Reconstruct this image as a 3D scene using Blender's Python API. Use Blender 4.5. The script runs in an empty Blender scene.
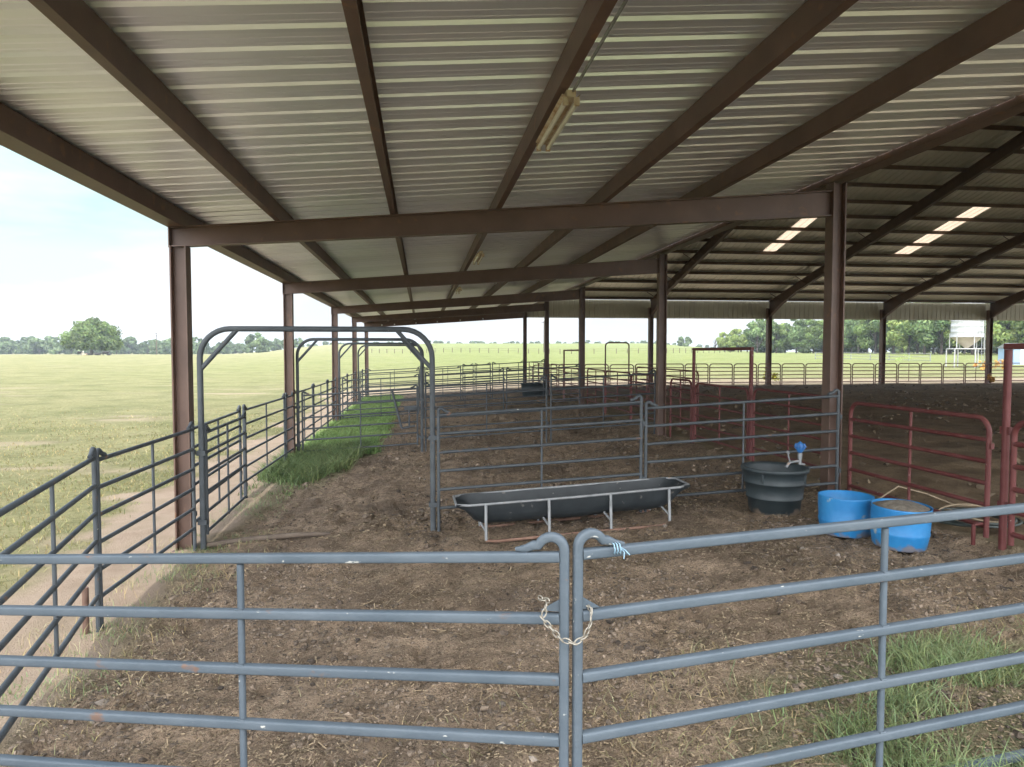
import bpy, math, random
import numpy as np
from mathutils import Vector, Matrix
random.seed(7); RNG = np.random.default_rng(7)
scene = bpy.context.scene
col = scene.collection
R = math.radians

# ------------------------------------------------------------------ camera
cam_d = bpy.data.cameras.new("camera"); cam = bpy.data.objects.new("camera", cam_d); col.objects.link(cam)
cam_d.sensor_width = 36; cam_d.lens = 700/1024*36; cam_d.clip_start = .05; cam_d.clip_end = 6000
cam.location = (0, 0, 2.4); cam.rotation_euler = (math.pi/2-.0455, 0, -.1284)
scene.camera = cam

# ------------------------------------------------------------------ sky, sun, exposure
SUN = Vector((-.10, .0, .98)).normalized()
W = bpy.data.worlds.new("World"); scene.world = W; W.use_nodes = True
nt = W.node_tree; nt.nodes.clear()
def N(t, tree=None, **k):
    n = (tree or nt).nodes.new(t)
    for a, v in k.items(): setattr(n, a, v)
    return n
wo = N('ShaderNodeOutputWorld'); bg = N('ShaderNodeBackground'); sky = N('ShaderNodeTexSky', sky_type='NISHITA', sun_disc=False)
sky.sun_elevation = math.asin(SUN.z); sky.sun_rotation = math.atan2(SUN.x, SUN.y)
sky.altitude = 200; sky.air_density = .75; sky.dust_density = .35; sky.ozone_density = 1.2
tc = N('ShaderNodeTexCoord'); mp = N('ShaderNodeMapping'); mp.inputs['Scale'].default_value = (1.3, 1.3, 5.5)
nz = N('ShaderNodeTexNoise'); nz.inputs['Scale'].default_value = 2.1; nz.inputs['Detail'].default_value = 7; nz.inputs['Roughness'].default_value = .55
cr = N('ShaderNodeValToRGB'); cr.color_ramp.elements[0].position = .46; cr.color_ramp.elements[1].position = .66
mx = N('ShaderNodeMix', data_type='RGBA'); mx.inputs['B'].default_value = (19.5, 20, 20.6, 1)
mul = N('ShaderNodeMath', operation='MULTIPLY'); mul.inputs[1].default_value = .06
L = nt.links.new
L(tc.outputs['Generated'], mp.inputs['Vector']); L(mp.outputs[0], nz.inputs['Vector']); L(nz.outputs['Fac'], cr.inputs[0])
# unseen bright deck added overhead and behind the camera as fill; few clouds ahead
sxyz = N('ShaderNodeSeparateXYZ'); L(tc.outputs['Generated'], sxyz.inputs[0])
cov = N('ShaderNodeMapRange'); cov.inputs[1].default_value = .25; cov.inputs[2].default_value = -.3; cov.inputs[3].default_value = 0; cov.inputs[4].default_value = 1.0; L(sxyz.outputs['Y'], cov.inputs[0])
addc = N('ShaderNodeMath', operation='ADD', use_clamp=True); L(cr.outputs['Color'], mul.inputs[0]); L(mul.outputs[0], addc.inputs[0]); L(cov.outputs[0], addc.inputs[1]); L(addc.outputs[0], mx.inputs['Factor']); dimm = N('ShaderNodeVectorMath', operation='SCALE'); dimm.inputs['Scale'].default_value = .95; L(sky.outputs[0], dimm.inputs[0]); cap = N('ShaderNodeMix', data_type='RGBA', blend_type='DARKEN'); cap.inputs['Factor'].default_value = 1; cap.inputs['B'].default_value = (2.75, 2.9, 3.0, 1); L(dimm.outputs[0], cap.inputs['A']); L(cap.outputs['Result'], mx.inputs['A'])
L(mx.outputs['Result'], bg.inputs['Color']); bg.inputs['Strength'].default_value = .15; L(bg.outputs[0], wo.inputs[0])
sd = bpy.data.lights.new("sun", 'SUN'); sd.energy = 2.0; sd.angle = R(.6); sd.color = (1, .95, .86)
so = bpy.data.objects.new("sun", sd); col.objects.link(so); so.rotation_euler = SUN.to_track_quat('Z', 'Y').to_euler(); so.location = (-20, 5, 60)
vs = scene.view_settings; vs.view_transform = 'Standard'; vs.look = 'None'; vs.gamma = 1; vs.use_curve_mapping = False
vs.exposure = 1.15
try:
    scene.cycles.max_bounces = 10; scene.cycles.diffuse_bounces = 6; scene.cycles.glossy_bounces = 4; scene.cycles.transmission_bounces = 6
except Exception: pass

# ------------------------------------------------------------------ materials
def mat(name, c1, c2=None, scale=6, rough=.7, metal=0, bump=0, bscale=40, speck=None, sthr=.68, sscale=30, stretch=None, spec=None, detail=5, attr=None, sheet=None, mud=None, rust=None):
    m = bpy.data.materials.new(name); m.use_nodes = True; t = m.node_tree
    b = t.nodes['Principled BSDF']; b.inputs['Roughness'].default_value = rough; b.inputs['Metallic'].default_value = metal
    if spec is not None: b.inputs['Specular IOR Level'].default_value = spec
    c = N('ShaderNodeTexCoord', t); mpn = N('ShaderNodeMapping', t)
    if stretch: mpn.inputs['Scale'].default_value = stretch
    t.links.new(c.outputs['Object'], mpn.inputs[0])
    n = N('ShaderNodeTexNoise', t); n.inputs['Scale'].default_value = scale; n.inputs['Detail'].default_value = detail; n.inputs['Roughness'].default_value = .6
    t.links.new(mpn.outputs[0], n.inputs['Vector'])
    r = N('ShaderNodeMapRange', t); r.inputs[1].default_value = .32; r.inputs[2].default_value = .68
    t.links.new(n.outputs['Fac'], r.inputs[0])
    k = N('ShaderNodeMix', t, data_type='RGBA'); k.inputs['A'].default_value = (*c1, 1); k.inputs['B'].default_value = (*(c2 or c1), 1)
    t.links.new(r.outputs[0], k.inputs['Factor']); out = k.outputs['Result']
    if attr:
        a = N('ShaderNodeAttribute', t, attribute_name=attr)
        r2 = N('ShaderNodeMix', t, data_type='RGBA', blend_type='MULTIPLY'); r2.inputs['Factor'].default_value = 1
        t.links.new(out, r2.inputs['A']); t.links.new(a.outputs['Color'], r2.inputs['B']); out = r2.outputs['Result']
    if sheet:                                  # every sheet of the roof weathers a little differently
        sx = N('ShaderNodeSeparateXYZ', t); t.links.new(c.outputs['Object'], sx.inputs[0]); dv = N('ShaderNodeMath', t, operation='DIVIDE'); dv.inputs[1].default_value = sheet
        fl = N('ShaderNodeMath', t, operation='FLOOR'); wn = N('ShaderNodeTexWhiteNoise', t, noise_dimensions='1D'); mr = N('ShaderNodeMapRange', t); mr.inputs[3].default_value = .90; mr.inputs[4].default_value = 1.0
        t.links.new(sx.outputs['Y'], dv.inputs[0]); t.links.new(dv.outputs[0], fl.inputs[0]); t.links.new(fl.outputs[0], wn.inputs['W']); t.links.new(wn.outputs['Value'], mr.inputs[0])
        r3 = N('ShaderNodeVectorMath', t, operation='SCALE'); t.links.new(out, r3.inputs[0]); t.links.new(mr.outputs[0], r3.inputs['Scale']); out = r3.outputs[0]
    if speck:
        s = N('ShaderNodeTexNoise', t); s.inputs['Scale'].default_value = sscale; s.inputs['Detail'].default_value = 3
        t.links.new(mpn.outputs[0], s.inputs['Vector'])
        q = N('ShaderNodeMapRange', t); q.inputs[1].default_value = sthr; q.inputs[2].default_value = sthr+.05
        t.links.new(s.outputs['Fac'], q.inputs[0])
        k2 = N('ShaderNodeMix', t, data_type='RGBA'); k2.inputs['B'].default_value = (*speck, 1)
        t.links.new(q.outputs[0], k2.inputs['Factor']); t.links.new(out, k2.inputs['A']); out = k2.outputs['Result']
    if rust:                                   # small rusted-through spots
        s = N('ShaderNodeTexNoise', t); s.inputs['Scale'].default_value = rust; s.inputs['Detail'].default_value = 5
        t.links.new(mpn.outputs[0], s.inputs['Vector']); q = N('ShaderNodeMapRange', t); q.inputs[1].default_value = .66; q.inputs[2].default_value = .72; q.inputs[4].default_value = .8; t.links.new(s.outputs['Fac'], q.inputs[0])
        k2 = N('ShaderNodeMix', t, data_type='RGBA'); k2.inputs['B'].default_value = (.13,.075,.05,1); t.links.new(q.outputs[0], k2.inputs['Factor']); t.links.new(out, k2.inputs['A']); out = k2.outputs['Result']
    if mud:                                    # dried mud splashed up from the ground
        sx = N('ShaderNodeSeparateXYZ', t); t.links.new(c.outputs['Object'], sx.inputs[0]); s = N('ShaderNodeTexNoise', t); s.inputs['Scale'].default_value = 9; s.inputs['Detail'].default_value = 6; t.links.new(c.outputs['Object'], s.inputs['Vector'])
        a1 = N('ShaderNodeMath', t, operation='MULTIPLY_ADD'); a1.inputs[1].default_value = mud*3; a1.inputs[2].default_value = -mud*.9; t.links.new(s.outputs['Fac'], a1.inputs[0])
        a2 = N('ShaderNodeMath', t, operation='SUBTRACT'); t.links.new(a1.outputs[0], a2.inputs[0]); t.links.new(sx.outputs['Z'], a2.inputs[1])
        q = N('ShaderNodeMapRange', t); q.inputs[1].default_value = 0; q.inputs[2].default_value = .05; q.inputs[4].default_value = .75; t.links.new(a2.outputs[0], q.inputs[0])
        k2 = N('ShaderNodeMix', t, data_type='RGBA'); k2.inputs['B'].default_value = (.19,.14,.10,1); t.links.new(q.outputs[0], k2.inputs['Factor']); t.links.new(out, k2.inputs['A']); out = k2.outputs['Result']
    t.links.new(out, b.inputs['Base Color'])
    if bump:
        bn = N('ShaderNodeTexNoise', t); bn.inputs['Scale'].default_value = bscale; bn.inputs['Detail'].default_value = 4
        t.links.new(mpn.outputs[0], bn.inputs['Vector'])
        bp = N('ShaderNodeBump', t); bp.inputs['Strength'].default_value = bump; bp.inputs['Distance'].default_value = .02
        t.links.new(bn.outputs['Fac'], bp.inputs['Height']); t.links.new(bp.outputs[0], b.inputs['Normal'])
    return m
M = {}
M['gate'] = mat('blue_grey_paint', (.055,.071,.087), (.078,.095,.112), 5, .5, 0, .12, 60, speck=(.33,.33,.31), sthr=.715, sscale=30, spec=.22, rust=11, stretch=(.5,1,1))
M['grey'] = mat('grey_paint', (.042,.049,.056), (.068,.078,.085), 4, .55, 0, .12, 60, speck=(.36,.36,.34), sthr=.74, sscale=20, spec=.3, rust=8)
M['red'] = mat('red_paint', (.085,.022,.021), (.125,.043,.04), 4, .5, 0, .1, 60, speck=(.40,.32,.29), sthr=.72, sscale=18, spec=.22)
M['darkred'] = mat('rusty_red_paint', (.10,.042,.036), (.16,.075,.062), 4, .6, 0, .1, 60)
M['steel'] = mat('brown_red_oxide_steel', (.082,.045,.031), (.122,.070,.050), 2.2, .5, 0, .06, 50, speck=(.15,.075,.04), sthr=.64, sscale=4)
M['dksteel'] = mat('dark_brown_steel', (.075,.046,.032), (.11,.068,.047), 2.2, .6, 0, .05, 50)
M['roof'] = mat('galvalume_sheet', (.89,.92,1.0), (.95,.97,1.0), .6, .38, .76, 0, 3, stretch=(.6,1.6,1), sheet=.915)
M['mroof'] = mat('dull_roof_sheet', (.76,.75,.66), (.84,.83,.74), .8, .45, .5, .02, 3)
M['fascia'] = mat('tan_siding', (.33,.30,.22), (.38,.35,.26), 1, .6)
M['white'] = mat('white_paint', (.74,.74,.72), (.8,.8,.78), 3, .5)
M['offwhite'] = mat('dull_white_paint', (.3,.3,.29), (.38,.38,.37), 3, .5)
M['galv'] = mat('galvanised', (.17,.178,.185), (.27,.28,.285), 8, .55, .3, speck=(.3,.22,.17), sthr=.66, sscale=9)
M['rust'] = mat('rust', (.13,.07,.048), (.21,.125,.09), 9, .85)
M['polyblack'] = mat('black_poly', (.010,.014,.017), (.02,.025,.028), 5, .6, 0, .1, 20, speck=(.12,.11,.1), sthr=.66, sscale=7)
M['tankpoly'] = mat('dark_tank_poly', (.014,.022,.026), (.026,.036,.04), 5, .55, 0, .1, 20, speck=(.12,.11,.09), sthr=.7, sscale=9, mud=.11)
M['bluepoly'] = mat('blue_poly', (.012,.145,.36), (.022,.19,.42), 3, .5, 0, .15, 14, speck=(.25,.30,.33), sthr=.66, sscale=6, mud=.10)
M['valveblue'] = mat('valve_blue', (.02,.10,.30), (.03,.15,.38), 20, .4)
M['feed'] = mat('old_feed', (.085,.07,.055), (.17,.15,.12), 22, .95, 0, .8, 40)
M['hose'] = mat('black_hose', (.018,.026,.024), (.035,.045,.04), 8, .5)
M['rope'] = mat('tan_rope', (.20,.155,.10), (.27,.21,.14), 20, .9)
M['brass'] = mat('rusty_cream_housing', (.36,.22,.10), (.62,.55,.42), 9, .55, .1)
M['tube'] = mat('dusty_tube', (.6,.58,.5), (.7,.68,.6), 6, .4)
M['wood'] = mat('weathered_wood', (.075,.056,.043), (.12,.092,.07), 6, .9, 0, .4, 30, stretch=(1,1,.2))
M['chain'] = mat('chain_metal', (.17,.155,.13), (.33,.30,.25), 30, .5, .5)
M['twine'] = mat('pale_blue_twine', (.15,.26,.34), (.22,.33,.40), 20, .8)
M['bark'] = mat('bark', (.05,.04,.032), (.09,.075,.06), 3, .95, 0, .5, 8)
M['cow'] = mat('black_hide', (.012,.011,.011), (.025,.022,.02), 3, .8)
M['cowtan'] = mat('tan_hide', (.34,.24,.15), (.42,.32,.22), 3, .8)
M['palecow'] = mat('pale_hide', (.55,.5,.42), (.62,.58,.5), 3, .8)
M['paleblue'] = mat('pale_blue_siding', (.22,.32,.44), (.28,.38,.5), 1, .5)
M['binmetal'] = mat('silo_metal', (.34,.35,.36), (.5,.51,.52), 1.4, .5, .25, speck=(.25,.25,.25), sthr=.62, sscale=2.2)
M['conemetal'] = mat('silo_cone_metal', (.38,.32,.28), (.46,.41,.37), 1.4, .5, .2)
M['orange'] = mat('orange_leaf', (.45,.17,.05), (.5,.3,.08), 3, .8)
def leafmat(name, c1, c2):
    m = mat(name, c1, c2, .45, .6, 0, 0, attr='tint'); b = m.node_tree.nodes['Principled BSDF']
    b.inputs['Specular IOR Level'].default_value = .25
    tr = N('ShaderNodeBsdfTranslucent', m.node_tree); ms = N('ShaderNodeMixShader', m.node_tree); ms.inputs[0].default_value = .3
    src = b.inputs['Base Color'].links[0].from_socket; l = m.node_tree.links.new
    l(src, tr.inputs[0]); o = m.node_tree.nodes['Material Output']; l(b.outputs[0], ms.inputs[1]); l(tr.outputs[0], ms.inputs[2]); l(ms.outputs[0], o.inputs[0])
    return m
M['leafA'] = leafmat('leaf_mid', (.085,.135,.05), (.165,.225,.075))
M['leafB'] = leafmat('leaf_dark', (.10,.16,.07), (.165,.23,.095))
M['leafC'] = leafmat('leaf_light', (.20,.27,.09), (.29,.36,.125))
M['leafD'] = leafmat('leaf_far', (.085,.125,.06), (.13,.175,.085))
M['grass'] = leafmat('grass_green', (.15,.21,.10), (.24,.31,.16))
M['lush'] = leafmat('grass_lush', (.16,.275,.095), (.25,.36,.14))
M['weed'] = leafmat('weed_green', (.115,.175,.075), (.19,.26,.12))
M['dry'] = leafmat('grass_dry', (.34,.30,.17), (.42,.40,.22))
M['pasture'] = leafmat('pasture_dry', (.22,.21,.105), (.28,.26,.135)); M['pasturegreen'] = leafmat('pasture_green', (.15,.17,.068), (.19,.21,.085))
M['straw'] = leafmat('straw', (.36,.27,.17), (.5,.4,.27))
M['clod'] = mat('dirt_clod', (.17,.128,.095), (.30,.23,.168), 9, .97, 0, .6, 60, attr='tint')
M['clodd'] = mat('dark_damp_clod', (.085,.062,.046), (.16,.12,.088), 9, .97, 0, .6, 60, attr='tint')
M['clod2'] = mat('arena_clod', (.13,.094,.06), (.22,.16,.10), 9, .97, attr='tint')
M['stone'] = mat('pale_stone', (.26,.21,.17), (.36,.31,.26), 9, .95, 0, .4, 40, attr='tint')
M['skyl'] = bpy.data.materials.new('translucent_roof_sheet'); M['skyl'].use_nodes = True
t = M['skyl'].node_tree; t.nodes.clear(); o = N('ShaderNodeOutputMaterial', t); tr = N('ShaderNodeBsdfTranslucent', t); tr.inputs[0].default_value = (.44,.34,.245,1); df = N('ShaderNodeBsdfDiffuse', t); df.inputs[0].default_value = (.66,.57,.46,1)
ms = N('ShaderNodeMixShader', t); ms.inputs[0].default_value = .3; t.links.new(tr.outputs[0], ms.inputs[1]); t.links.new(df.outputs[0], ms.inputs[2]); t.links.new(ms.outputs[0], o.inputs[0])

# ------------------------------------------------------------------ terrain
def sstep(a, b, x): t = np.clip((np.asarray(x, float)-a)/(b-a), 0, 1); return t*t*(3-2*t)
def terr(x, y):
    x = np.asarray(x, float); y = np.asarray(y, float)
    g = np.interp(x, [-9,-6,-3.08,5.95,8,12], [-.26,-.23,-.17,.31,.36,.37])
    r = np.hypot(x, y); th = np.arctan2(x, y)
    rise = 1.45*sstep(45, 250, r)*(1-.45*sstep(280, 520, r)*(1-sstep(-.3,-.1,th)))
    win = sstep(-.26,-.10, th)*(1-sstep(.30,.50, th))*(y > 0)
    return g + rise + 7.4*win*sstep(110, 620, r)
def T(x, y): return float(terr(x, y))
def hsh(i, j, s):
    v = np.sin(i*127.1+j*311.7+s*74.7)*43758.5453
    return v-np.floor(v)
def vn(x, y, sc, s=0):
    x = x/sc; y = y/sc; i = np.floor(x); j = np.floor(y); u = x-i; v = y-j; u = u*u*(3-2*u); v = v*v*(3-2*v)
    return (hsh(i,j,s)*(1-u)+hsh(i+1,j,s)*u)*(1-v)+(hsh(i,j+1,s)*(1-u)+hsh(i+1,j+1,s)*u)*v
def fbm(x, y, sc, s=0, o=4):
    a = 0; w = .5
    for k in range(o): a = a+w*vn(x, y, sc/2**k, s+k*3.3); w *= .5
    return a/(1-.5**o)
def zones(x, y):
    e = (fbm(x, y, 1.1, 5)-.5)*1.5
    xin = -2.75+e*.55
    pen = sstep(xin-.15, xin+.25, x)*(1-sstep(6.0, 6.6, x))*(1-sstep(40.3, 41.6, y+e))*sstep(.6, 2.0, y+e)
    arena = sstep(6.0, 6.6, x)*(1-sstep(52, 54, x))*(1-sstep(40.3, 41.2, y))*sstep(-4, 0, y)
    trk = sstep(-5.2+e*1.6, -4.4+e*1.6, x)*(1-sstep(xin-.15, xin+.25, x))*(1-sstep(38, 60, y+e*6))
    trk = np.maximum(trk, .5*sstep(.63,.74, fbm(x, y*2.2, 6, 9))*(x < 0)*(y < 60)*sstep(1.5, 4, -3-x))
    trk = np.maximum(trk, sstep(40.3, 41.6, y+e)*(1-sstep(44, 52, y+e*5))*(x > -6)*.8)
    lush = sstep(16.5, 17.5, y+e*1.2)*(1-sstep(-1.4+e*.4, -.9+e*.4, x))*sstep(-3.4, -3.0, x)*(1-sstep(38, 41, y))
    lush = np.maximum(lush, .55*sstep(12.8, 14.5, y+e)*(1-sstep(-2.1+e*.5+.2*(y-13)*.5, -1.7+e*.5+.2*(y-13)*.5, x))*sstep(-3.3,-2.9,x)*(y < 17.5))
    lush = np.maximum(lush, .5*sstep(.0,.5, x-1.9-e)*(1-sstep(4.2,4.9,y+e*.8))*(1-sstep(5.6,6.2,x)))
    return pen, arena, trk, lush
def axis(lo, hi, step, grow, far):
    a = list(np.arange(lo, hi+step/2, step)); s = step
    while a[-1] < far: s *= grow; a.append(a[-1]+s)
    s = step; b = []; c = a[0]
    while c > -far: s *= grow; c -= s; b.append(c)
    return np.array(b[::-1]+a)
ax = axis(-4.5, 6.8, .032, 1.07, 2600)
yv = [1.2]
while yv[-1] < 2600: yv.append(yv[-1]+max(.024, .0055*yv[-1] if yv[-1] < 60 else .05*yv[-1]-2.6))
yb = [1.2]
while yb[-1] > -600: yb.append(yb[-1]-max(.1, .15*abs(yb[-1]-1.5)))
ay = np.array(yb[1:][::-1]+yv)
GX, GY = np.meshgrid(ax, ay); gx = GX.ravel(); gy = GY.ravel()
pen, arena, trk, lush = zones(gx, gy)
rough = pen*(1-.5*lush)
hz = terr(gx, gy)
near = 1-sstep(40, 90, np.hypot(gx, gy))
hz = hz+near*(rough*((fbm(gx,gy,.55,1)-.5)*.12+(fbm(gx,gy,.2,2,4)-.5)*.11+(fbm(gx,gy,2.6,3,2)-.5)*.10-.035*sstep(.68,.82,vn(gx,gy,.19,61))-.05*sstep(.8,.93,vn(gx,gy,.34,62)))
     + arena*((fbm(gx,gy,.5,4,3)-.5)*.14+(fbm(gx,gy*1.5,1.6,14,2)-.5)*.12) + trk*((fbm(gx,gy,.4,6,3)-.5)*.04) + (1-pen)*(1-arena)*((fbm(gx,gy,1.5,8)-.5)*.07))
me = bpy.data.meshes.new('ground'); nx, ny = len(ax), len(ay)
ii = np.arange(nx*ny).reshape(ny, nx)
quads = np.stack([ii[:-1,:-1], ii[:-1,1:], ii[1:,1:], ii[1:,:-1]], -1).reshape(-1, 4)
me.vertices.add(nx*ny); me.vertices.foreach_set('co', np.stack([gx,gy,hz],1).ravel().astype(np.float32))
me.loops.add(quads.size); me.loops.foreach_set('vertex_index', quads.ravel().astype(np.int32))
me.polygons.add(len(quads)); me.polygons.foreach_set('loop_start', np.arange(0, quads.size, 4, dtype=np.int32))
me.polygons.foreach_set('use_smooth', np.ones(len(quads), bool))
me.update(calc_edges=True)
at = me.color_attributes.new('zone', 'FLOAT_COLOR', 'POINT')
at.data.foreach_set('color', np.stack([pen,arena,trk,lush],1).ravel().astype(np.float32))
gm = bpy.data.materials.new('ground_soil_and_grass'); gm.use_nodes = True; t = gm.node_tree; l = t.links.new
b = t.nodes['Principled BSDF']; b.inputs['Roughness'].default_value = .95; b.inputs['Specular IOR Level'].default_value = .15
c = N('ShaderNodeTexCoord', t); za = N('ShaderNodeAttribute', t, attribute_name='zone'); sp = N('ShaderNodeSeparateColor', t); l(za.outputs['Color'], sp.inputs[0])
def noise(sc, det=5, vec=None, ro=.6):
    n = N('ShaderNodeTexNoise', t); n.inputs['Scale'].default_value = sc; n.inputs['Detail'].default_value = det; n.inputs['Roughness'].default_value = ro
    l(vec or c.outputs['Object'], n.inputs['Vector']); return n.outputs['Fac']
def ramp(fac, *st):
    r = N('ShaderNodeValToRGB', t); e = r.color_ramp.elements
    while len(e) < len(st): e.new(.5)
    for q, (p, cc) in zip(e, st): q.position = p; q.color = (*cc, 1)
    l(fac, r.inputs[0]); return r.outputs[0]
def mixc(f, a, bb, bt='MIX'):
    k = N('ShaderNodeMix', t, data_type='RGBA', blend_type=bt)
    if isinstance(f, float): k.inputs['Factor'].default_value = f
    else: l(f, k.inputs['Factor'])
    for s, v in (('A', a), ('B', bb)):
        if isinstance(v, tuple): k.inputs[s].default_value = (*v, 1)
        else: l(v, k.inputs[s])
    return k.outputs['Result']
def mrange(f, a, bb, lo=0, hi=1):
    r = N('ShaderNodeMapRange', t); r.inputs[1].default_value = a; r.inputs[2].default_value = bb; r.inputs[3].default_value = lo; r.inputs[4].default_value = hi; l(f, r.inputs[0]); return r.outputs[0]
mpf = N('ShaderNodeMapping', t); mpf.inputs['Scale'].default_value = (1, 1.7, 1); l(c.outputs['Object'], mpf.inputs[0])
field = ramp(noise(.3, 9, None, .72), (.36,(.125,.128,.055)), (.47,(.195,.188,.088)), (.56,(.27,.245,.125)), (.66,(.165,.165,.07)))
field = mixc(mrange(noise(1.6, 6), .35, .68, 0, .55), field, (.24,.233,.125))
field = mixc(mrange(noise(.06, 5, mpf.outputs[0], .6), .42, .62, 0, .3), field, (.15,.16,.062))
field = mixc(mrange(noise(7, 6, None, .7), .47, .66, 0, .75), field, (.11,.12,.05))
oy = N('ShaderNodeSeparateXYZ', t); l(c.outputs['Object'], oy.inputs[0])
fieldg = mixc(1.0, field, (.80,.93,.70), 'MULTIPLY'); gmk = N('ShaderNodeMath', t, operation='MULTIPLY'); l(mrange(oy.outputs['Y'], 45, 110), gmk.inputs[0]); l(mrange(oy.outputs['X'], -45, 10), gmk.inputs[1])
field = mixc(gmk.outputs[0], field, fieldg)
field = mixc(mrange(noise(.07, 8, mpf.outputs[0], .7), .56, .70, 0, .5), field, (.23,.195,.125))
track = ramp(noise(1.2, 8), (.35,(.31,.235,.175)), (.5,(.38,.295,.225)), (.65,(.33,.26,.19)))
track = mixc(mrange(noise(28, 3), .58, .68, 0, .6), track, (.30,.23,.16))
soil = ramp(noise(.8, 9, None, .65), (.34,(.185,.136,.095)), (.46,(.31,.228,.16)), (.58,(.42,.312,.22)), (.70,(.25,.185,.132)))
soil = mixc(mrange(noise(11, 8, None, .75), .47, .60, 0, .7), soil, (.125,.092,.065))
soil = mixc(mrange(noise(46, 4, None, .7), .55, .62, 0, .75), soil, (.052,.04,.031))
soil = mixc(mrange(noise(64, 3, None, .6), .585, .63, 0, .85), soil, (.46,.37,.26))
soil = mixc(mrange(noise(.42, 7, None, .65), .50, .62, 0, .55), soil, (.11,.083,.062))
soil = mixc(mrange(noise(.55, 4), .60, .70, 0, .45), soil, (.36,.262,.185))
ar = ramp(noise(1.5, 7), (.35,(.16,.115,.072)), (.6,(.25,.182,.115)))
ar = mixc(mrange(noise(30, 4), .5, .65, 0, .6), ar, (.09,.065,.042))
gr = ramp(noise(14, 5), (.35,(.10,.14,.06)), (.6,(.16,.21,.09)))
cc = mixc(sp.outputs[2], field, track); cc = mixc(sp.outputs[0], cc, soil); cc = mixc(sp.outputs[1], cc, ar)
lm = N('ShaderNodeMath', t, operation='MULTIPLY'); l(za.outputs['Alpha'], lm.inputs[0]); l(mrange(noise(7, 4), .3, .55), lm.inputs[1])
cc = mixc(lm.outputs[0], cc, gr); l(cc, b.inputs['Base Color'])
bp = N('ShaderNodeBump', t); bp.inputs['Strength'].default_value = 1.0; bp.inputs['Distance'].default_value = .07
hsum = N('ShaderNodeMath', t, operation='ADD'); l(noise(16, 8, None, .75), hsum.inputs[0]); l(mrange(noise(70, 3), .3, .7, 0, .35), hsum.inputs[1])
l(hsum.outputs[0], bp.inputs['Height']); l(bp.outputs[0], b.inputs['Normal'])
me.materials.append(gm); go = bpy.data.objects.new('ground', me); col.objects.link(go); go['kind'] = 'structure'
from mathutils.bvhtree import BVHTree
def surf(x, y):
    "ground height with the bumps"
    i = np.searchsorted(ax, x); j = np.searchsorted(ay, y); return hz.reshape(ny, nx)[j, i]

# ------------------------------------------------------------------ mesh helpers
class MB:
    def __init__(s): s.v = []; s.f = []; s.sm = []; s.mi = []
    def add(s, v, f, smooth=False, mi=0):
        o = len(s.v); s.v += [tuple(p) for p in v]; s.f += [tuple(i+o for i in q) for q in f]; s.sm += [smooth]*len(f); s.mi += [mi]*len(f)
    def box(s, x0, x1, y0, y1, z0, z1, mi=0):
        s.add([(x0,y0,z0),(x1,y0,z0),(x1,y1,z0),(x0,y1,z0),(x0,y0,z1),(x1,y0,z1),(x1,y1,z1),(x0,y1,z1)],
              [(0,3,2,1),(4,5,6,7),(0,1,5,4),(1,2,6,5),(2,3,7,6),(3,0,4,7)], False, mi)
    def tube(s, pts, r=.025, n=8, sq=0, caps=True, ry=None, mi=0):
        P = [Vector(p) for p in pts]; rings = []
        up = None
        for i, p in enumerate(P):
            d = (P[min(i+1,len(P)-1)]-P[max(i-1,0)]).normalized()
            if up is None: up = Vector((0,0,1)) if abs(d.z) < .9 else Vector((0,1,0))
            a = (up-d*up.dot(d)).normalized(); up = a; bb = d.cross(a)
            rr = r[i] if isinstance(r, (list, tuple)) else r
            ring = []
            for k in range(n):
                th = 2*math.pi*(k+.5)/n; ca, sa = math.cos(th), math.sin(th)
                if sq: e = 2/sq; ca = math.copysign(abs(ca)**e, ca); sa = math.copysign(abs(sa)**e, sa)
                ring.append(p+(a*ca*rr)+(bb*sa*(ry or rr)))
            rings.append(ring)
        v = [q for g in rings for q in g]; f = []
        for i in range(len(P)-1):
            for k in range(n): f.append((i*n+k, i*n+(k+1)%n, (i+1)*n+(k+1)%n, (i+1)*n+k))
        s.add(v, f, True, mi)
        if caps: s.add(rings[0], [tuple(range(n))[::-1]], False, mi); s.add(rings[-1], [tuple(range(n))], False, mi)
    def lathe(s, prof, n=32, sx=1, sy=1, c=(0,0), mi=0):
        v = []; f = []; m = len(prof)
        for k in range(n):
            th = 2*math.pi*k/n
            for r, z in prof: v.append((c[0]+r*math.cos(th)*sx, c[1]+r*math.sin(th)*sy, z))
        for k in range(n):
            for i in range(m-1): f.append((k*m+i, ((k+1)%n)*m+i, ((k+1)%n)*m+i+1, k*m+i+1))
        s.add(v, f, True, mi)
    def build(s, name, m, parent=None, loc=None, rz=0):
        used = sorted({i for q in s.f for i in q})
        if len(used) < len(s.v): rm = {a: k for k, a in enumerate(used)}; s.v = [s.v[i] for i in used]; s.f = [tuple(rm[i] for i in q) for q in s.f]
        me = bpy.data.meshes.new(name); me.from_pydata(s.v, [], s.f); me.polygons.foreach_set('use_smooth', s.sm)
        for q in (m if isinstance(m, list) else [m]): me.materials.append(q)
        if isinstance(m, list): me.polygons.foreach_set('material_index', s.mi)
        me.update(); o = bpy.data.objects.new(name, me); col.objects.link(o)
        if parent: o.parent = parent
        if loc: o.location = loc
        o.rotation_euler.z = rz; return o
def tag(o, label=None, cat=None, group=None, kind=None):
    for k, v in (('label',label),('category',cat),('group',group),('kind',kind)):
        if v: o[k] = v
    return o
def empty(name, loc, label, cat, group=None, rz=0):
    o = bpy.data.objects.new(name, None); col.objects.link(o); o.location = loc; o.rotation_euler.z = rz; o.empty_display_size = .2
    return tag(o, label, cat, group)
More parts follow.
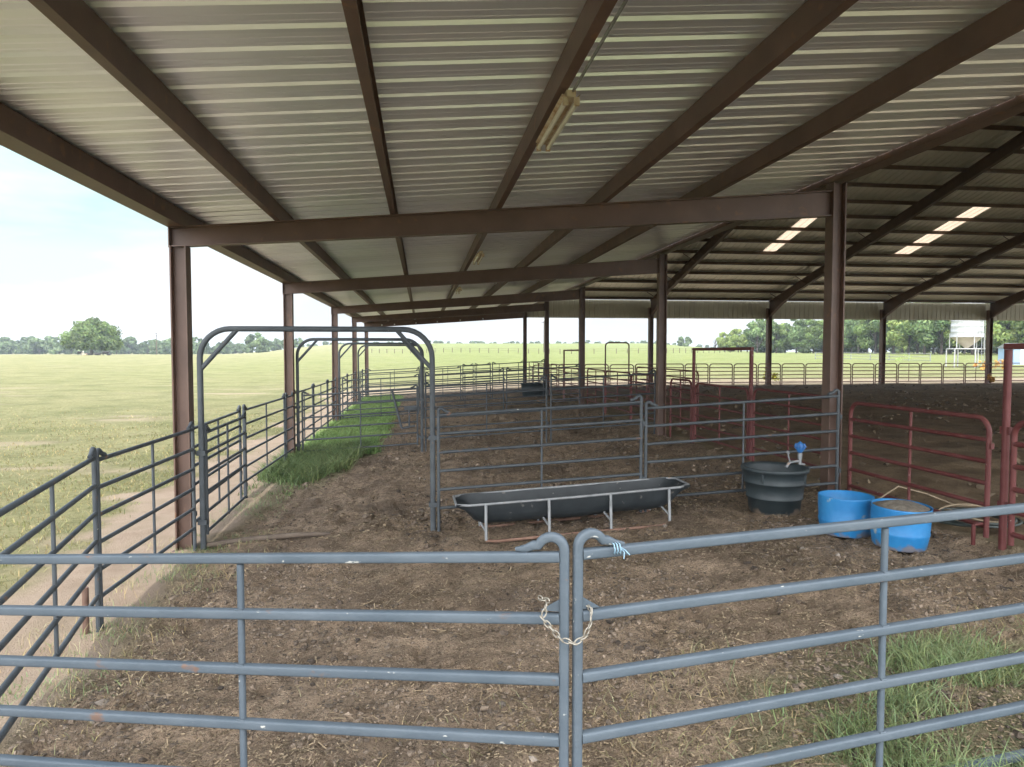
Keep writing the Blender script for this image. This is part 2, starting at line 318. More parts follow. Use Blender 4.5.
def arc(cx, cz, r, a0, a1, n=7): return [(cx+r*math.cos(R(a0+(a1-a0)*k/n)), 0, cz+r*math.sin(R(a0+(a1-a0)*k/n))) for k in range(n+1)]

# ------------------------------------------------------------------ haze
hb_ = bpy.data.meshes.new('haze'); X0_, X1_, Y0_, Y1_, Z0_, Z1_ = -2900, 2900, -700, 2900, -3, 34
hb_.from_pydata([(X0_,Y0_,Z0_),(X1_,Y0_,Z0_),(X1_,Y1_,Z0_),(X0_,Y1_,Z0_),(X0_,Y0_,Z1_),(X1_,Y0_,Z1_),(X1_,Y1_,Z1_),(X0_,Y1_,Z1_)], [], [(0,3,2,1),(4,5,6,7),(0,1,5,4),(1,2,6,5),(2,3,7,6),(3,0,4,7)])
hm = bpy.data.materials.new('haze_air'); hm.use_nodes = True; t = hm.node_tree; t.nodes.clear(); o = N('ShaderNodeOutputMaterial', t); pv = N('ShaderNodeVolumePrincipled', t)
pv.inputs['Color'].default_value = (.80,.90,1,1); pv.inputs['Density'].default_value = .00028; pv.inputs['Anisotropy'].default_value = .2; t.links.new(pv.outputs[0], o.inputs['Volume'])
hb_.materials.append(hm); ho = bpy.data.objects.new('haze', hb_); col.objects.link(ho); ho['kind'] = 'stuff'

# ------------------------------------------------------------------ the barn
BY = [2.9, 9.5, 16.85, 25.6, 33.0, 40.1]
XL, XR = -3.06, 5.93
def rtop(x): return 3.99+.08*(x-XL)                 # top of the lean-to rafters
barn = empty('pole_barn', (0,0,0), 'big open sided steel barn with brown frame and ribbed metal roof', 'barn')
def hcol(x, y, z0, z1, w=.2, d=.2, tf=.018, name='column', m='steel'):
    mb = MB(); mb.box(x-w/2, x-w/2+tf, y-d/2, y+d/2, z0, z1); mb.box(x+w/2-tf, x+w/2, y-d/2, y+d/2, z0, z1)
    mb.box(x-w/2+tf, x+w/2-tf, y-.008, y+.008, z0, z1)
    mb.box(x-w/2-.04, x+w/2+.04, y-d/2-.04, y+d/2+.04, z0-.3, z0+.1)
    return mb.build(name, M[m], barn)
for k, y in enumerate(BY):
    hcol(XL, y, T(XL,y)-.1, 3.742)
    hcol(XR, y, T(XR,y)-.1, 4.815)
    mb = MB(); x0, x1 = XL-.1, XR-.1
    zb0, zb1 = 3.73, 4.34
    def slab(ya, yb, za0, za1, zc0, zc1):      # a sloping plate from x0 to x1
        mb.add([(x0,ya,za0),(x1,ya,za1),(x1,yb,za1),(x0,yb,za0),(x0,ya,zc0),(x1,ya,zc1),(x1,yb,zc1),(x0,yb,zc0)],
               [(0,3,2,1),(4,5,6,7),(0,1,5,4),(1,2,6,5),(2,3,7,6),(3,0,4,7)])
    zt0, zt1 = rtop(x0), rtop(x1)
    slab(y-.07, y+.07, zb0, zb1, zb0+.016, zb1+.016); slab(y-.07, y+.07, zt0-.016, zt1-.016, zt0, zt1)
    slab(y-.006, y+.006, zb0+.016, zb1+.016, zt0-.016, zt1-.016)
    mb.box(x0-.014, x0-.002, y-.085, y+.085, zb0-.01, zt0)     # end plate
    ro = mb.build('rafter', M['steel'], barn)
    if k == 5:
        for xx in (-2.2, -1.5, -.3, .9, 2.2, 3.5):
            q = MB(); z = (zb0+(zb1-zb0)*(xx-x0)/(x1-x0))+.1; q.tube([(xx,y-.012,z),(xx,y-.07,z-.01)], .035, 8); q.build('insulator', M['white'], ro)
RY0, RY1 = 2.4, 40.35
def cee(x, z, y0, y1, w=.075, h=.2, side=1):
    "C purlin along Y: bottom flange, web, top flange"
    mb = MB(); tk = .006
    xw = x if side > 0 else x+w-tk
    mb.box(x, x+w, y0, y1, z, z+tk); mb.box(xw, xw+tk, y0, y1, z+tk, z+h-tk); mb.box(x, x+w, y0, y1, z+h-tk, z+h)
    xl = x+w-tk if side > 0 else x
    mb.box(xl, xl+tk, y0, y1, z+tk, z+.022)
    return mb.build('purlin', M['steel'], barn)
for x, sd_ in ((-1.87,-1), (-.40,1), (1.0,1), (2.45,1), (3.93,1)):
    cee(x, rtop(x)+.003, RY0, RY1, side=sd_)
mb = MB(); z = rtop(XL-.1)+.003                           # eave beam: deep channel with a lip outside
mb.box(-3.20,-3.194, RY0, RY1, z, z+.215); mb.box(-3.194,-2.99, RY0, RY1, z, z+.006); mb.box(-2.99,-2.984, RY0, RY1, z, z+.2); mb.box(-3.225,-3.203, RY0, RY1, z+.03, z+.04)
mb.build('eave_beam', M['steel'], barn)
mb = MB(); mb.box(5.84,5.86, RY0, RY1, 4.83, 5.16); mb.box(5.86,6.06, RY0, RY1, 4.83, 4.845); mb.box(6.06,6.075, RY0, RY1, 4.83, 5.16); mb.box(5.86,6.06,RY0,RY1,5.145,5.16)
mb.build('ridge_side_beam', M['steel'], barn)
# lean-to sheet: R panel ribs across the slope, every 0.305 m along Y
prof = []; y = RY0
while y < RY1:
    prof += [(y,0),(y+.085,0),(y+.092,.0035),(y+.103,.0035),(y+.11,0),(y+.165,0),(y+.172,.0035),(y+.183,.0035),(y+.19,0),(y+.225,0),(y+.245,.034),(y+.275,.034),(y+.295,0)]; y += .305
def zroof(x): return rtop(x)+.207
xs = [XL-.17, -1.5, 0, 1.5, 3, 4.5, 5.836]
v = []; f = []
for x in xs:
    for (yy, h) in prof: v.append((x, yy, zroof(x)+h))
n = len(prof)
for i in range(len(xs)-1):
    for k in range(n-1): f.append((i*n+k, (i+1)*n+k, (i+1)*n+k+1, i*n+k+1))
mb = MB(); mb.add(v, f); rs = mb.build('roof_sheet', M['roof'], barn)
for yy in (RY0+.004, RY1-.012):                       # rake trim closing the purlin space at both ends
    mb = MB(); v = []
    for dy in (0, .006):
        for (xx, zz_) in ((XL-.15, rtop(XL-.15)-.06), (5.83, rtop(5.83)-.06), (5.83, rtop(5.83)+.2), (XL-.15, rtop(XL-.15)+.2)): v.append((xx, yy+dy, zz_))
    mb.add(v, [(0,1,2,3),(7,6,5,4),(0,4,5,1),(1,5,6,2),(2,6,7,3),(3,7,4,0)]); mb.build('rake_trim', M['steel'], barn)
# main building
ES, ZE, YE, YN = .26, 5.35, 40.1, 2.9
YRG = (YE+YN)/2
def zm(y): return ZE+ES*(YE-y) if y > YRG else ZE+ES*(y-YN)      # underside of purlins
MX = [5.95, 13.45, 20.85, 28.3, 35.6, 43.0, 50.4]
for k, x in enumerate(MX):
    for yy, sg in ((YE, 1), (YN, -1)):
        if k > 0:
            mb = MB(); z0 = T(x, yy)-.1; w = .26
            mb.box(x-w/2, x-w/2+.02, yy-.13, yy+.13, z0, 5.0); mb.box(x+w/2-.02, x+w/2, yy-.13, yy+.13, z0, 5.0); mb.box(x-w/2+.02, x+w/2-.02, yy-.008, yy+.008, z0, 5.0)
            mb.box(x-w/2-.05, x+w/2+.05, yy-.18, yy+.18, z0-.2, z0+.14)
            mb.build('column', M['steel'], barn)
        mb = MB()
        # tapered rafter: deep at the knee
        st = [(yy, .95 if k else .45), (yy-sg*1.5, .62 if k else .42), (yy-sg*3.2, .46 if k else .40), (YRG, .46 if k else .40)]
        for hw, part in ((.09,'lower'),(.007,'web'),(.09,'upper')):
            vv = []
            for (yq, dp) in st:
                zt = zm(yq)+.052
                lo, hi = {'lower': (zt-dp, zt-dp+.02), 'web': (zt-dp+.02, zt-.02), 'upper': (zt-.02, zt)}[part]
                vv += [(x-hw,yq,lo),(x+hw,yq,lo),(x+hw,yq,hi),(x-hw,yq,hi)]
            ff = []
            for i in range(3):
                a = i*4; bq = a+4
                ff += [(a,a+1,bq+1,bq),(a+1,a+2,bq+2,bq+1),(a+2,a+3,bq+3,bq+2),(a+3,a,bq,bq+3)]
            ff += [(0,3,2,1),(12,13,14,15)]
            mb.add(vv, ff)
        mb.build('rafter', M['dksteel'], barn)
X0M, X1M = 5.9, 50.7
py_ = []; y = YE-.15
while y > YRG: py_.append(y); y -= 1.365
py_ += [YE+YN-q for q in py_]
for y in py_:
    z = zm(y); mb = MB(); sg = 1 if y > YRG else -1
    z += .055; mb.box(X0M, X1M, y-.03, y-.024, z, z+.145); mb.box(X0M, X1M, y-.024, y+.045, z, z+.006); mb.box(X0M, X1M, y-.024, y+.045, z+.145, z+.151)
    mb.build('purlin', M['dksteel'], barn)
# main roof sheet, ribs up the slope every 0.305 m along X, holes for two translucent strips
SKY = [(16.8,17.5), (23.9,24.75)]; SY0, SY1 = 27.7, 33.1
pr = []; x = X0M
while x < X1M: pr += [(x,0),(x+.22,0),(x+.24,.034),(x+.27,.034),(x+.29,0)]; x += .305
for a, bq in ((YE+.1, YRG), (YRG, YN-.1)):
    ysn = [a, SY1, SY0, bq] if a > YRG+1 else [a, bq]
    mb = MB(); mk = MB(); n = len(pr); vv = []; ff = []; fs = []
    for yq in ysn:
        for (xx, h) in pr: vv.append((xx, yq, zm(min(max(yq,YN-.1),YE+.1))+.21+h))
    for i in range(len(ysn)-1):
        for k in range(n-1):
            q = (i*n+k, i*n+k+1, (i+1)*n+k+1, (i+1)*n+k); xm = (pr[k][0]+pr[k+1][0])/2
            (fs if len(ysn) == 4 and i == 1 and any(s0 < xm < s1 for s0, s1 in SKY) else ff).append(q)
    mb.add(vv, ff); rso = mb.build('roof_sheet', M['mroof'], barn)
    for s0, s1 in SKY:
        if fs:
            mk = MB(); mk.add(vv, [q for q in fs if s0 < (vv[q[0]][0]+vv[q[1]][0])/2 < s1]); mk.build('skylight_panel', M['skyl'], barn)
# eave siding at the far side and gable siding above the lean-to
def siding(p0, p1, z0, ztop, name):
    d = Vector((p1[0]-p0[0], p1[1]-p0[1])); Ln = d.length; d /= Ln; nn = Vector((-d.y, d.x)); mb = MB(); pts = []; s = 0
    while s < Ln:
        for ds, h in ((0,0),(.2,0),(.22,.03),(.26,.03),(.28,0)): pts.append((min(s+ds,Ln), h))
        s += .305
    pts.append((Ln,0)); v = []
    for (s_, h) in pts:
        q = Vector(p0[:2])+d*s_+nn*h; v += [(q.x,q.y,z0), (q.x,q.y,ztop(q.y))]
    mb.add(v, [(2*i,2*i+2,2*i+3,2*i+1) for i in range(len(pts)-1)])
    mb.box(*( [p0[0],p1[0],p0[1]-.03,p0[1]+.03] if abs(d.x) > .5 else [p0[0]-.03,p0[0]+.03,min(p0[1],p1[1]),max(p0[1],p1[1])]), z0-.05, z0-.003)
    return mb.build(name, M['fascia'], barn)
siding((5.86, YE+.18), (X1M, YE+.18), 4.42, lambda y: 5.45, 'fascia_panel')
siding((4.45, YE+.30), (5.80, YE+.30), 4.45, lambda y: 4.87, 'fascia_panel')
siding((6.1, YN), (6.1, YE), 5.2, lambda y: zm(y)+.2, 'gable_siding')
# small diagonal flange braces on the main rafters
for x in MX[1:4]:
    for y in py_[1:9:2]:
        mb = MB(); mb.tube([(x-.05, y, zm(y)-.38), (x-.75, y-.01, zm(y)+.03)], .018, 6); mb.build('flange_brace', M['dksteel'], barn)

# strip lights under the fourth purlin
def strip_light(x, y, z, label):
    e = empty('strip_light', (x,y,z), label, 'light fixture', 'strip lights under the lean-to roof')
    mb = MB(); mb.box(-.035,.035,-.60,.60,-.05,0); mb.add([(-.035,-.60,-.052),(-.07,-.60,-.03),(-.07,.60,-.03),(-.035,.60,-.052)], [(0,1,2,3)]); mb.add([(.035,-.60,-.052),(.07,-.60,-.03),(.07,.60,-.03),(.035,.60,-.052)], [(0,1,2,3)])
    mb.build('housing', M['brass'], e)
    for s in (-1,1):
        mb = MB(); mb.tube([(s*.042,-.58,-.085),(s*.042,.58,-.085)], .019, 8); mb.build('fluorescent_tube', M['tube'], e)
        for q in (-1,1):
            mb = MB(); mb.box(s*.042-.02, s*.042+.02, q*.59-.012, q*.59+.012, -.11, -.053); mb.build('lamp_holder', M['brass'], e)
zz = rtop(1.08)
strip_light(1.10, 5.72, zz-.005, 'rusty strip light with two tubes, nearest to the front gates')
strip_light(1.135, 14.0, zz-.005, 'small strip light beyond the first rafter, in the second bay')
strip_light(1.135, 21.5, zz-.005, 'tiny strip light in the third bay, farther than the second rafter')
mb = MB(); mb.tube([(1.115, 2.5, zz-.012),(1.115, 5.4, zz-.012)], .012, 6); o = mb.build('conduit', M['galv'], barn)

# ------------------------------------------------------------------ corral panels, gates and frames
def span(p0, p1):
    z0, z1 = T(*p0), T(*p1); d = Vector((p1[0]-p0[0], p1[1]-p0[1])); return z0, d.length, (z1-z0)/d.length, math.atan2(d.y, d.x)
def panel(p0, p1, label, style='grey', top=1.55, low=.30, nr=6, r=.0212, stays=1, cat='fence panel', group=None, name='corral_panel', pins=True, ft=None):
    z0, Ln, sl, rz = span(p0, p1)
    e = empty(name, (p0[0],p0[1],z0), label, cat, group, rz); m = M[{'grey':'grey','gate':'gate','red':'red','darkred':'darkred'}[style]]
    g = .027; xa, xb = g, Ln-g; ng = 12 if style == 'gate' else 8; sq = 4 if style == 'gate' else 0
    Z = lambda x, z: z+sl*x
    zs = [low+(top-low)*k/(nr-1) for k in range(nr)]
    foot = -.03 if ft is None else ft
    if style in ('red','darkred'):
        c = .16; mb = MB()
        pts = [(xa,0,Z(xa,foot))]+[(x,0,Z(x,z)) for x,_,z in arc(xa+c, top-c, c, 180, 90)]+[(x,0,Z(x,z)) for x,_,z in arc(xb-c, top-c, c, 90, 0)]+[(xb,0,Z(xb,foot))]
        mb.tube(pts, r*1.12, ng, sq); mb.build('frame', m, e); rails = zs[:-1]
    else:
        for x, sg in ((xa,1),(xb,-1)):
            mb = MB(); c = .036; zt = top+(.05 if style == 'grey' else .03)
            pts = [(x,0,Z(x,foot)),(x,0,Z(x,zt))]+[(q,0,Z(q,z)) for q,_,z in arc(x+sg*c, zt, c, 180 if sg>0 else 0, 25 if sg>0 else 155, 9)][1:]
            ex = x+sg*c*2; pts += [(ex+sg*.035,0,Z(ex,top+.045)),(ex+sg*.085,0,Z(ex,top+.028))]
            mb.tube(pts, r*1.06, ng, sq); mb.build('end_post', m, e)
        rails = zs
    for z in rails:
        mb = MB(); mb.tube([(xa,0,Z(xa,z)),(xb,0,Z(xb,z))], r*(1.0 if style!='gate' else 1.1), ng, sq); mb.build('rail', m, e)
    for k in range(stays):
        x = Ln*(k+1)/(stays+1); mb = MB()
        if isinstance(stays, float): pass
        mb.tube([(x,0,Z(x,zs[0]-.03)),(x,0,Z(x,zs[-1]))], r*.72, ng, sq); mb.build('stay', m, e)
    if pins:
        for z in (top-.30, low+.18):
            mb = MB(); mb.box(xb+r, xb+g+.025, -.02, .02, Z(xb,z)-.03, Z(xb,z)+.03); mb.tube([(xb+g,0,Z(xb,z)-.09),(xb+g,0,Z(xb,z)+.06)], .009, 6); mb.build('hinge_pin', m, e)
    return e
def bow(p0, p1, label, h=2.85, c=.38, style='grey', r=.036, group=None, brace=True):
    z0, Ln, sl, rz = span(p0, p1); e = empty('bow_gate_frame', (p0[0],p0[1],z0), label, 'gate frame', group, rz); m = M[style]
    mb = MB(); hb = h+sl*Ln                                  # the bow itself is level
    hh = h
    pts = [(0,0,-.04)]+arc(c, hh-c, c, 180, 90, 8)+arc(Ln-c, hh-c, c, 90, 0, 8)+[(Ln,0,sl*Ln-.04)]
    mb.tube(pts, r, 10, 3); mb.build('bow', m, e)
    if brace:
        for s in (0,1):
            mb = MB(); f = lambda x: Ln-x if s else x
            mb.tube([(f(.0),0,hh-.53),(f(.47),0,hh-.005)], r*.8, 8, 3); mb.build('brace', m, e)
    for x in (0, Ln):
        for z in (.35, 1.25): mb = MB(); mb.box(x-.055, x+.055, -.045, .045, sl*x+z-.03, sl*x+z+.03); mb.build('hinge_clamp', m, e)
    return e
def doorframe(p0, p1, label, h=2.14, r=.032, style='red', sill=False):
    z0, Ln, sl, rz = span(p0, p1); e = empty('gate_frame', (p0[0],p0[1],z0), label, 'gate frame', None, rz); m = M[style]
    for x in (0, Ln):
        mb = MB(); mb.tube([(x,0,sl*x-.05),(x,0,h-r)], r, 8, 5); mb.build('post', m, e)
    mb = MB(); mb.tube([(-r,0,h),(Ln+r,0,h)], r, 8, 5); mb.build('header', m, e)
    for x in (0, Ln):
        for z in (.45, 1.25): mb = MB(); mb.box(x-r-.03, x+r+.03, -.02, .02, sl*x+z-.04, sl*x+z+.04); mb.build('hinge_lug', m, e)
    return e
# --- the two front gates, meeting in a shallow V towards the camera
JX, JY = .648, 2.985
def front_gate(p0, p1, label, zl0, zl1, at_join):
    Ln = math.dist(p0, p1); rz = math.atan2(p1[1]-p0[1], p1[0]-p0[0]); e = empty('front_gate', (*p0, 0), label, 'gate', 'grey front gates', rz); m = M['gate']
    sl = (zl1-zl0)/Ln; Z = lambda x, d: zl0+sl*x-d; r = .0215
    for x, sg in ((0,1),(Ln,-1)):
        mb = MB(); c = .060; zt = .03
        pts = [(x,0,Z(x,1.42)),(x,0,Z(x,-zt))]+[(q,0,sl*q+z) for q,_,z in arc(x+sg*c, zl0+zt, c, 180 if sg>0 else 0, 25 if sg>0 else 155, 10)][1:]
        ex = x+sg*(c*2+.0); pts += [(ex+sg*.02,0,Z(ex,-.052)),(ex+sg*.055,0,Z(ex,-.036)),(ex+sg*.10,0,Z(ex,-.030))]
        mb.tube(pts, [r]*(len(pts)-3)+[r*.95,r*.8,r*.4], 14, 3.5); mb.build('end_post', m, e)
        g = MB(); g.add([(x+sg*r,-.004,Z(x,.19)),(x+sg*(r+.085),-.004,Z(x,.275-.03)),(x+sg*r,-.004,Z(x,.275-.03)),(x+sg*r,.004,Z(x,.19)),(x+sg*(r+.085),.004,Z(x,.275-.03)),(x+sg*r,.004,Z(x,.275-.03))],
                        [(0,1,2),(3,5,4),(0,3,4,1),(1,4,5,2),(2,5,3,0)]); g.build('gusset', m, e)
    for k in range(6):
        mb = MB(); mb.tube([(r*.9,0,Z(0,.276*k)),(Ln-r*.9,0,Z(Ln,.276*k))], .0235, 16, 5); mb.build('rail', m, e)
    for fx in at_join:
        mb = MB(); mb.tube([(fx,.004,Z(fx,.03)),(fx,.004,Z(fx,1.33))], .0155, 12, 3); mb.build('stay', m, e)
        for k in range(1,5):
            w = MB(); w.tube([(fx-.02,-.016,Z(fx,.276*k-.0235)),(fx+.02,-.016,Z(fx,.276*k-.0235))], .005, 6); w.build('weld_bead', m, e)
    return e
# left gate: from off frame on the left to the join; right gate from the join to off frame on the right
front_gate((-2.62,4.16), (JX-.030,JY), 'near blue grey gate on the left, its chained post at the middle', 1.262, 1.498, [1.84,])
front_gate((JX+.030,JY), (3.95,3.47), 'near blue grey gate on the right, in front of the two blue tubs', 1.507, 1.572, [1.66,])
# chain round the two posts
def chain(pts, label):
    e = MB(); P = [Vector(p) for p in pts]; seg = [(P[i+1]-P[i]).length for i in range(len(P)-1)]; tot = sum(seg); n = int(tot/.027)
    for k in range(n):
        s = tot*(k+.5)/n; i = 0
        while s > seg[i]: s -= seg[i]; i += 1
        d = (P[i+1]-P[i]).normalized(); c = P[i]+d*s; u = Vector((0,-1,0)) if k % 2 else Vector((0,0,1)); u = (u-d*u.dot(d)).normalized(); loop = []
        for q in range(13):
            th = 2*math.pi*q/12; loop.append(c+d*math.cos(th)*.0195+u*math.sin(th)*.0105)
        e.tube(loop, .0032, 6, caps=False)
    o = e.build('chain', M['chain']); return tag(o, label, 'chain')
c0 = 1.215
chain([(JX-.14,JY+.02,c0+.10),(JX-.115,JY-.045,c0+.11),(JX-.135,JY-.05,c0+.03),(JX-.09,JY-.06,c0-.02),(JX-.06,JY-.065,c0-.055),(JX,JY-.075,c0-.075),(JX+.045,JY-.07,c0-.05),(JX+.075,JY-.055,c0+.0),(JX+.085,JY-.03,c0+.05),(JX+.07,JY+.03,c0+.06)], 'pale metal chain tying the two front gates together')
mb = MB(); tp = [(JX+.185+.0022*k, JY+.0255*math.cos(k*1.05), 1.529+.0255*math.sin(k*1.05)) for k in range(19)]
mb.tube(tp, .0028, 5); mb.tube([tp[-1], (tp[-1][0]+.012,JY-.034,1.527), (tp[-1][0]+.03,JY-.038,1.507)], .0024, 5); mb.tube([tp[-1], (tp[-1][0]+.006,JY-.034,1.52), (tp[-1][0]+.004,JY-.036,1.49)], .0024, 5)
tag(mb.build('baling_twine', M['twine']), 'scrap of pale blue twine knotted on the right front gate', 'twine')
# --- left side line, from the camera back
panel((-2.36,4.05), (-2.955,6.765), 'grey panel nearest the camera on the left, running in from the photo edge', top=1.60, low=.33)
panel((-2.96,6.785), (-2.90,9.36), 'grey panel leading up to the first brown column on the left', top=1.57)
panel((-3.0,9.5), (-3.10,12.5), 'grey panel just beyond the first left column, behind the opened short gate')
panel((-3.08,12.62), (-3.0,15.9), 'grey panel beside the green tuft, ending at the second left column')
panel((-3.0,16.0), (-2.98,16.86), 'very short grey panel at the second left column', stays=0)
for i, (a, b_, lb) in enumerate([(17.15,20.1,'first grey panel past the second left column, beside the bright grass'),(20.2,23.1,'grey side panel along the bright grass, midway between the second and third columns'),
        (23.2,25.4,'short grey side panel just in front of the third left column'),(25.8,29.2,'grey side panel just past the third left column'),(29.3,32.8,'grey side panel ending at the fourth left column'),
        (33.2,36.6,'grey side panel just past the fourth left column'),(36.7,40.0,'last grey panel of the left side, at the far corner')]):
    panel((-3.02,a), (-3.02,b_), lb, top=1.57)
# --- cross rows
bow((-2.82,9.42), (.14,9.38), 'nearest and largest grey bowed gate frame with corner braces, between two pens')
bow((-2.9,16.98), (.0,16.98), 'second grey bowed gate frame, behind the nearest one')
bow((-2.9,25.45), (.05,25.45), 'third grey bowed gate frame, at the third left column')
bow((-2.9,33.0), (.05,33.0), 'farthest and smallest of the grey bowed gate frames')
panel((-2.80,9.50), (-2.86,11.85), 'short grey gate swung open under the nearest bowed frame', cat='gate', name='pen_gate', ft=.16, low=.2, top=1.5)
def pen_gate(y, lb):
    e = panel((-2.82,y), (-.08,y), lb, cat='gate', name='pen_gate', ft=.16, low=.2, top=1.52); return e
g2 = pen_gate(16.95, 'closed grey gate with a slanted latch lever, under the second bowed frame')
mb = MB(); mb.tube([(2.12,-.05,1.62),(2.34,-.06,.72)], .03, 8); mb.tube([(2.34,-.06,.72),(2.66,-.06,.78)], .025, 8); mb.tube([(2.52,-.06,.78),(2.52,-.06,1.16)], .022, 8); mb.box(2.40,2.70,-.10,-.03,1.16,1.24); mb.build('latch_lever', M['grey'], g2)
pen_gate(25.42, 'closed grey gate under the third bowed frame'); pen_gate(32.97, 'closed grey gate under the farthest bowed frame')
panel((.19,9.34), (3.035,9.34), 'grey panel right behind the feed trough, beside the bowed frame')
panel((3.05,9.34), (5.93,9.30), 'grey panel behind the dark stock tank, ending at the big right column', top=1.46, low=.21)
panel((.06,17.0), (3.08,17.0), 'left grey panel of the second cross row')
panel((3.14,17.0), (5.85,17.0), 'right grey panel of the second cross row, ending at the second right column')
panel((.12,25.45), (3.0,25.45), 'left grey panel of the third cross row'); panel((3.06,25.45), (5.85,25.45), 'right grey panel of the third cross row')
panel((.12,33.0), (1.85,33.0), 'left grey panel of the fourth cross row'); panel((1.9,33.0), (3.25,33.0), 'short grey panel in the middle of the fourth cross row', top=1.62)
panel((3.3,33.0), (5.85,33.0), 'right grey panel of the fourth cross row, behind the small far stock tank', top=1.64)
for a, b_, lb in [(-3.0,-.05,'left'),(.0,2.95,'middle'),(3.0,5.85,'right')]: panel((a,40.0), (b_,40.0), f'{lb} grey panel of the far end row, under the last rafter', top=1.48)
# --- red line between the pens and the arena
GX0 = 6.1
panel((GX0-.02,9.30), (6.13,6.84), 'red gate with rounded corners between the big right column and the near red frame', 'red', top=1.36, low=.17, cat='gate', name='red_gate', ft=.05, r=.026)
doorframe((6.14,6.66), (6.14,4.0), 'tall red gate frame at the right edge of the photo')
panel((6.14,6.58), (6.14,4.15), 'red gate at the right photo edge, hung in the near red frame', 'red', top=1.36, low=.17, cat='gate', name='red_gate', ft=.05, r=.028)
mb = MB(); mb.tube([(5.97,6.86,T(5.97,6.8)-.02),(5.97,6.86,T(5.97,6.8)+.2)], .022, 8); mb.tube([(5.97,6.86,T(5.97,6.8)+.2),(6.12,6.90,T(5.97,6.8)+.2)], .018, 8)
tag(mb.build('short_stake', M['red']), 'short red stake beside the coiled hose', 'stake')
panel((GX0,9.75), (GX0,12.28), 'red panel just behind the big right column, towards the inner red frame', 'red', top=1.40)
doorframe((GX0,12.38), (GX0,15.16), 'tall red gate frame in the middle of the photo, above the grey panels')
panel((GX0,12.46), (GX0,15.06), 'red gate closed inside the middle red frame', 'red', top=1.38, low=.2, cat='gate', name='red_gate', ft=.06)
panel((GX0,15.26), (GX0,16.65), 'short red panel between the middle red frame and the second right column', 'red', top=1.42)
for a, b_, lb in [(17.05,19.9,'red panel just past the second right column'),(19.95,22.8,'red panel midway between the second and third right columns'),(22.85,25.4,'red panel ending at the third right column')]:
    panel((GX0,a), (GX0,b_), lb, 'red', top=1.45)
doorframe((GX0,26.7), (GX0,29.7), 'far dark red gate frame beside the third right column', style='darkred')
panel((GX0,26.8), (GX0,29.6), 'dark red gate closed inside the far gate frame', 'darkred', top=1.4, cat='gate', name='red_gate', ft=.06)
for a, b_, lb in [(29.8,32.8,'dark red panel ending at the fourth right column'),(33.2,36.3,'dark red panel just past the fourth right column'),(36.4,39.6,'last dark red panel of the arena side line')]:
    panel((GX0,a), (GX0,b_), lb, 'darkred', top=1.5)
# --- a short red alley behind the second right column
panel((8.2,20.0), (8.2,23.0), 'red alley panel standing inside the arena, nearer one', 'red', top=1.45); panel((8.2,23.1), (8.2,26.1), 'red alley panel standing inside the arena, farther one', 'red', top=1.45)
# --- arena far fence
x = 6.3; k = 0
while x < 46:
    if not (10.2 < x+.7 < 12.2):
        panel((x,39.72), (x+1.47,39.72), 'dark red arena panel in the far row along the sunlit field', 'darkred', top=1.30, low=.2, r=.027, group='arena panels along the far side', stays=0 if k % 3 else 1, pins=False)
    else:
        if k % 2: pass
        panel((x,39.72), (x+1.47,39.72), 'dark red arena panel in the far row along the sunlit field', 'darkred', top=1.27, low=.2, r=.027, group='arena panels along the far side', stays=0, pins=False)
    x += 1.52; k += 1
bow((10.55,39.5), (11.95,39.5), 'small dark bowed gate frame in the far arena fence', h=2.55, c=.2, style='darkred', r=.04, brace=False)

# ------------------------------------------------------------------ feed trough
gz0 = T(1.8, 8.9)
fb = empty('feed_trough', (.42,8.58,-.025), 'long black feed trough on a pale pipe frame', 'feed trough', None, math.atan2(.07,3))
sl = (T(3.4,8.9)-T(.4,8.9))/3.0; Z0 = T(.42,8.9); zz = lambda x, z: Z0+sl*x+z
mb = MB(); nL = 26; cs = []
outer, inner = [], []
for i in range(nL+1):
    x = 3.05*i/nL; e_ = min(x, 3.05-x); k = min(1, e_/.34); k = k*k*(3-2*k); dep = .05+.27*k; w = .30+.03*k; ro, ri = [], []
    for j in range(13):
        a = math.pi*j/12; cx = -math.cos(a); sz = math.sin(a)**.55
        wob = .008*math.sin(x*3.1)+.006*math.sin(x*7)
        ro.append((x, .33+w*cx*(1 if j in (0,12) else .93), zz(x, .50+wob-dep*sz)))
        ri.append((x, .33+(w-.018)*cx*(1 if j in (0,12) else .91), zz(x, .505+wob-(dep-.015)*sz)))
    outer.append(ro); inner.append(ri)
def grid(mb, g, flip, mi=0):
    v = [p for r_ in g for p in r_]; m_ = len(g[0]); f = []
    for i in range(len(g)-1):
        for j in range(m_-1):
            q = (i*m_+j, (i+1)*m_+j, (i+1)*m_+j+1, i*m_+j+1); f.append(q[::-1] if flip else q)
    mb.add(v, f, True, mi)
grid(mb, outer, True); grid(mb, inner, False)
for side in (0, 12): grid(mb, [[o[side], i_[side]] for o, i_ in zip(outer, inner)], side == 0)
mb.add(outer[0], [tuple(range(13))]); mb.add(outer[-1], [tuple(range(13))[::-1]])
mb.add(inner[0], [tuple(range(13))]); mb.add(inner[-1], [tuple(range(13))[::-1]])
mb.build('basin', M['polyblack'], fb)
mb = MB(); yv_ = (.005, .655)
mb.tube([(.02,yv_[0]+.06,zz(.02,.50)),(.15,yv_[0],zz(.15,.495)),(1.5,yv_[0],zz(1.5,.488)),(2.9,yv_[0],zz(2.9,.50)),(3.05,yv_[0]+.1,zz(3.05,.505)),(3.06,yv_[1]-.1,zz(3.06,.505)),(2.9,yv_[1],zz(2.9,.50)),(.15,yv_[1],zz(.15,.50)),(0,yv_[1]-.08,zz(0,.505)),(.0,yv_[0]+.09,zz(0,.50))], .017, 8)
mb.build('rim_pipe', M['galv'], fb)
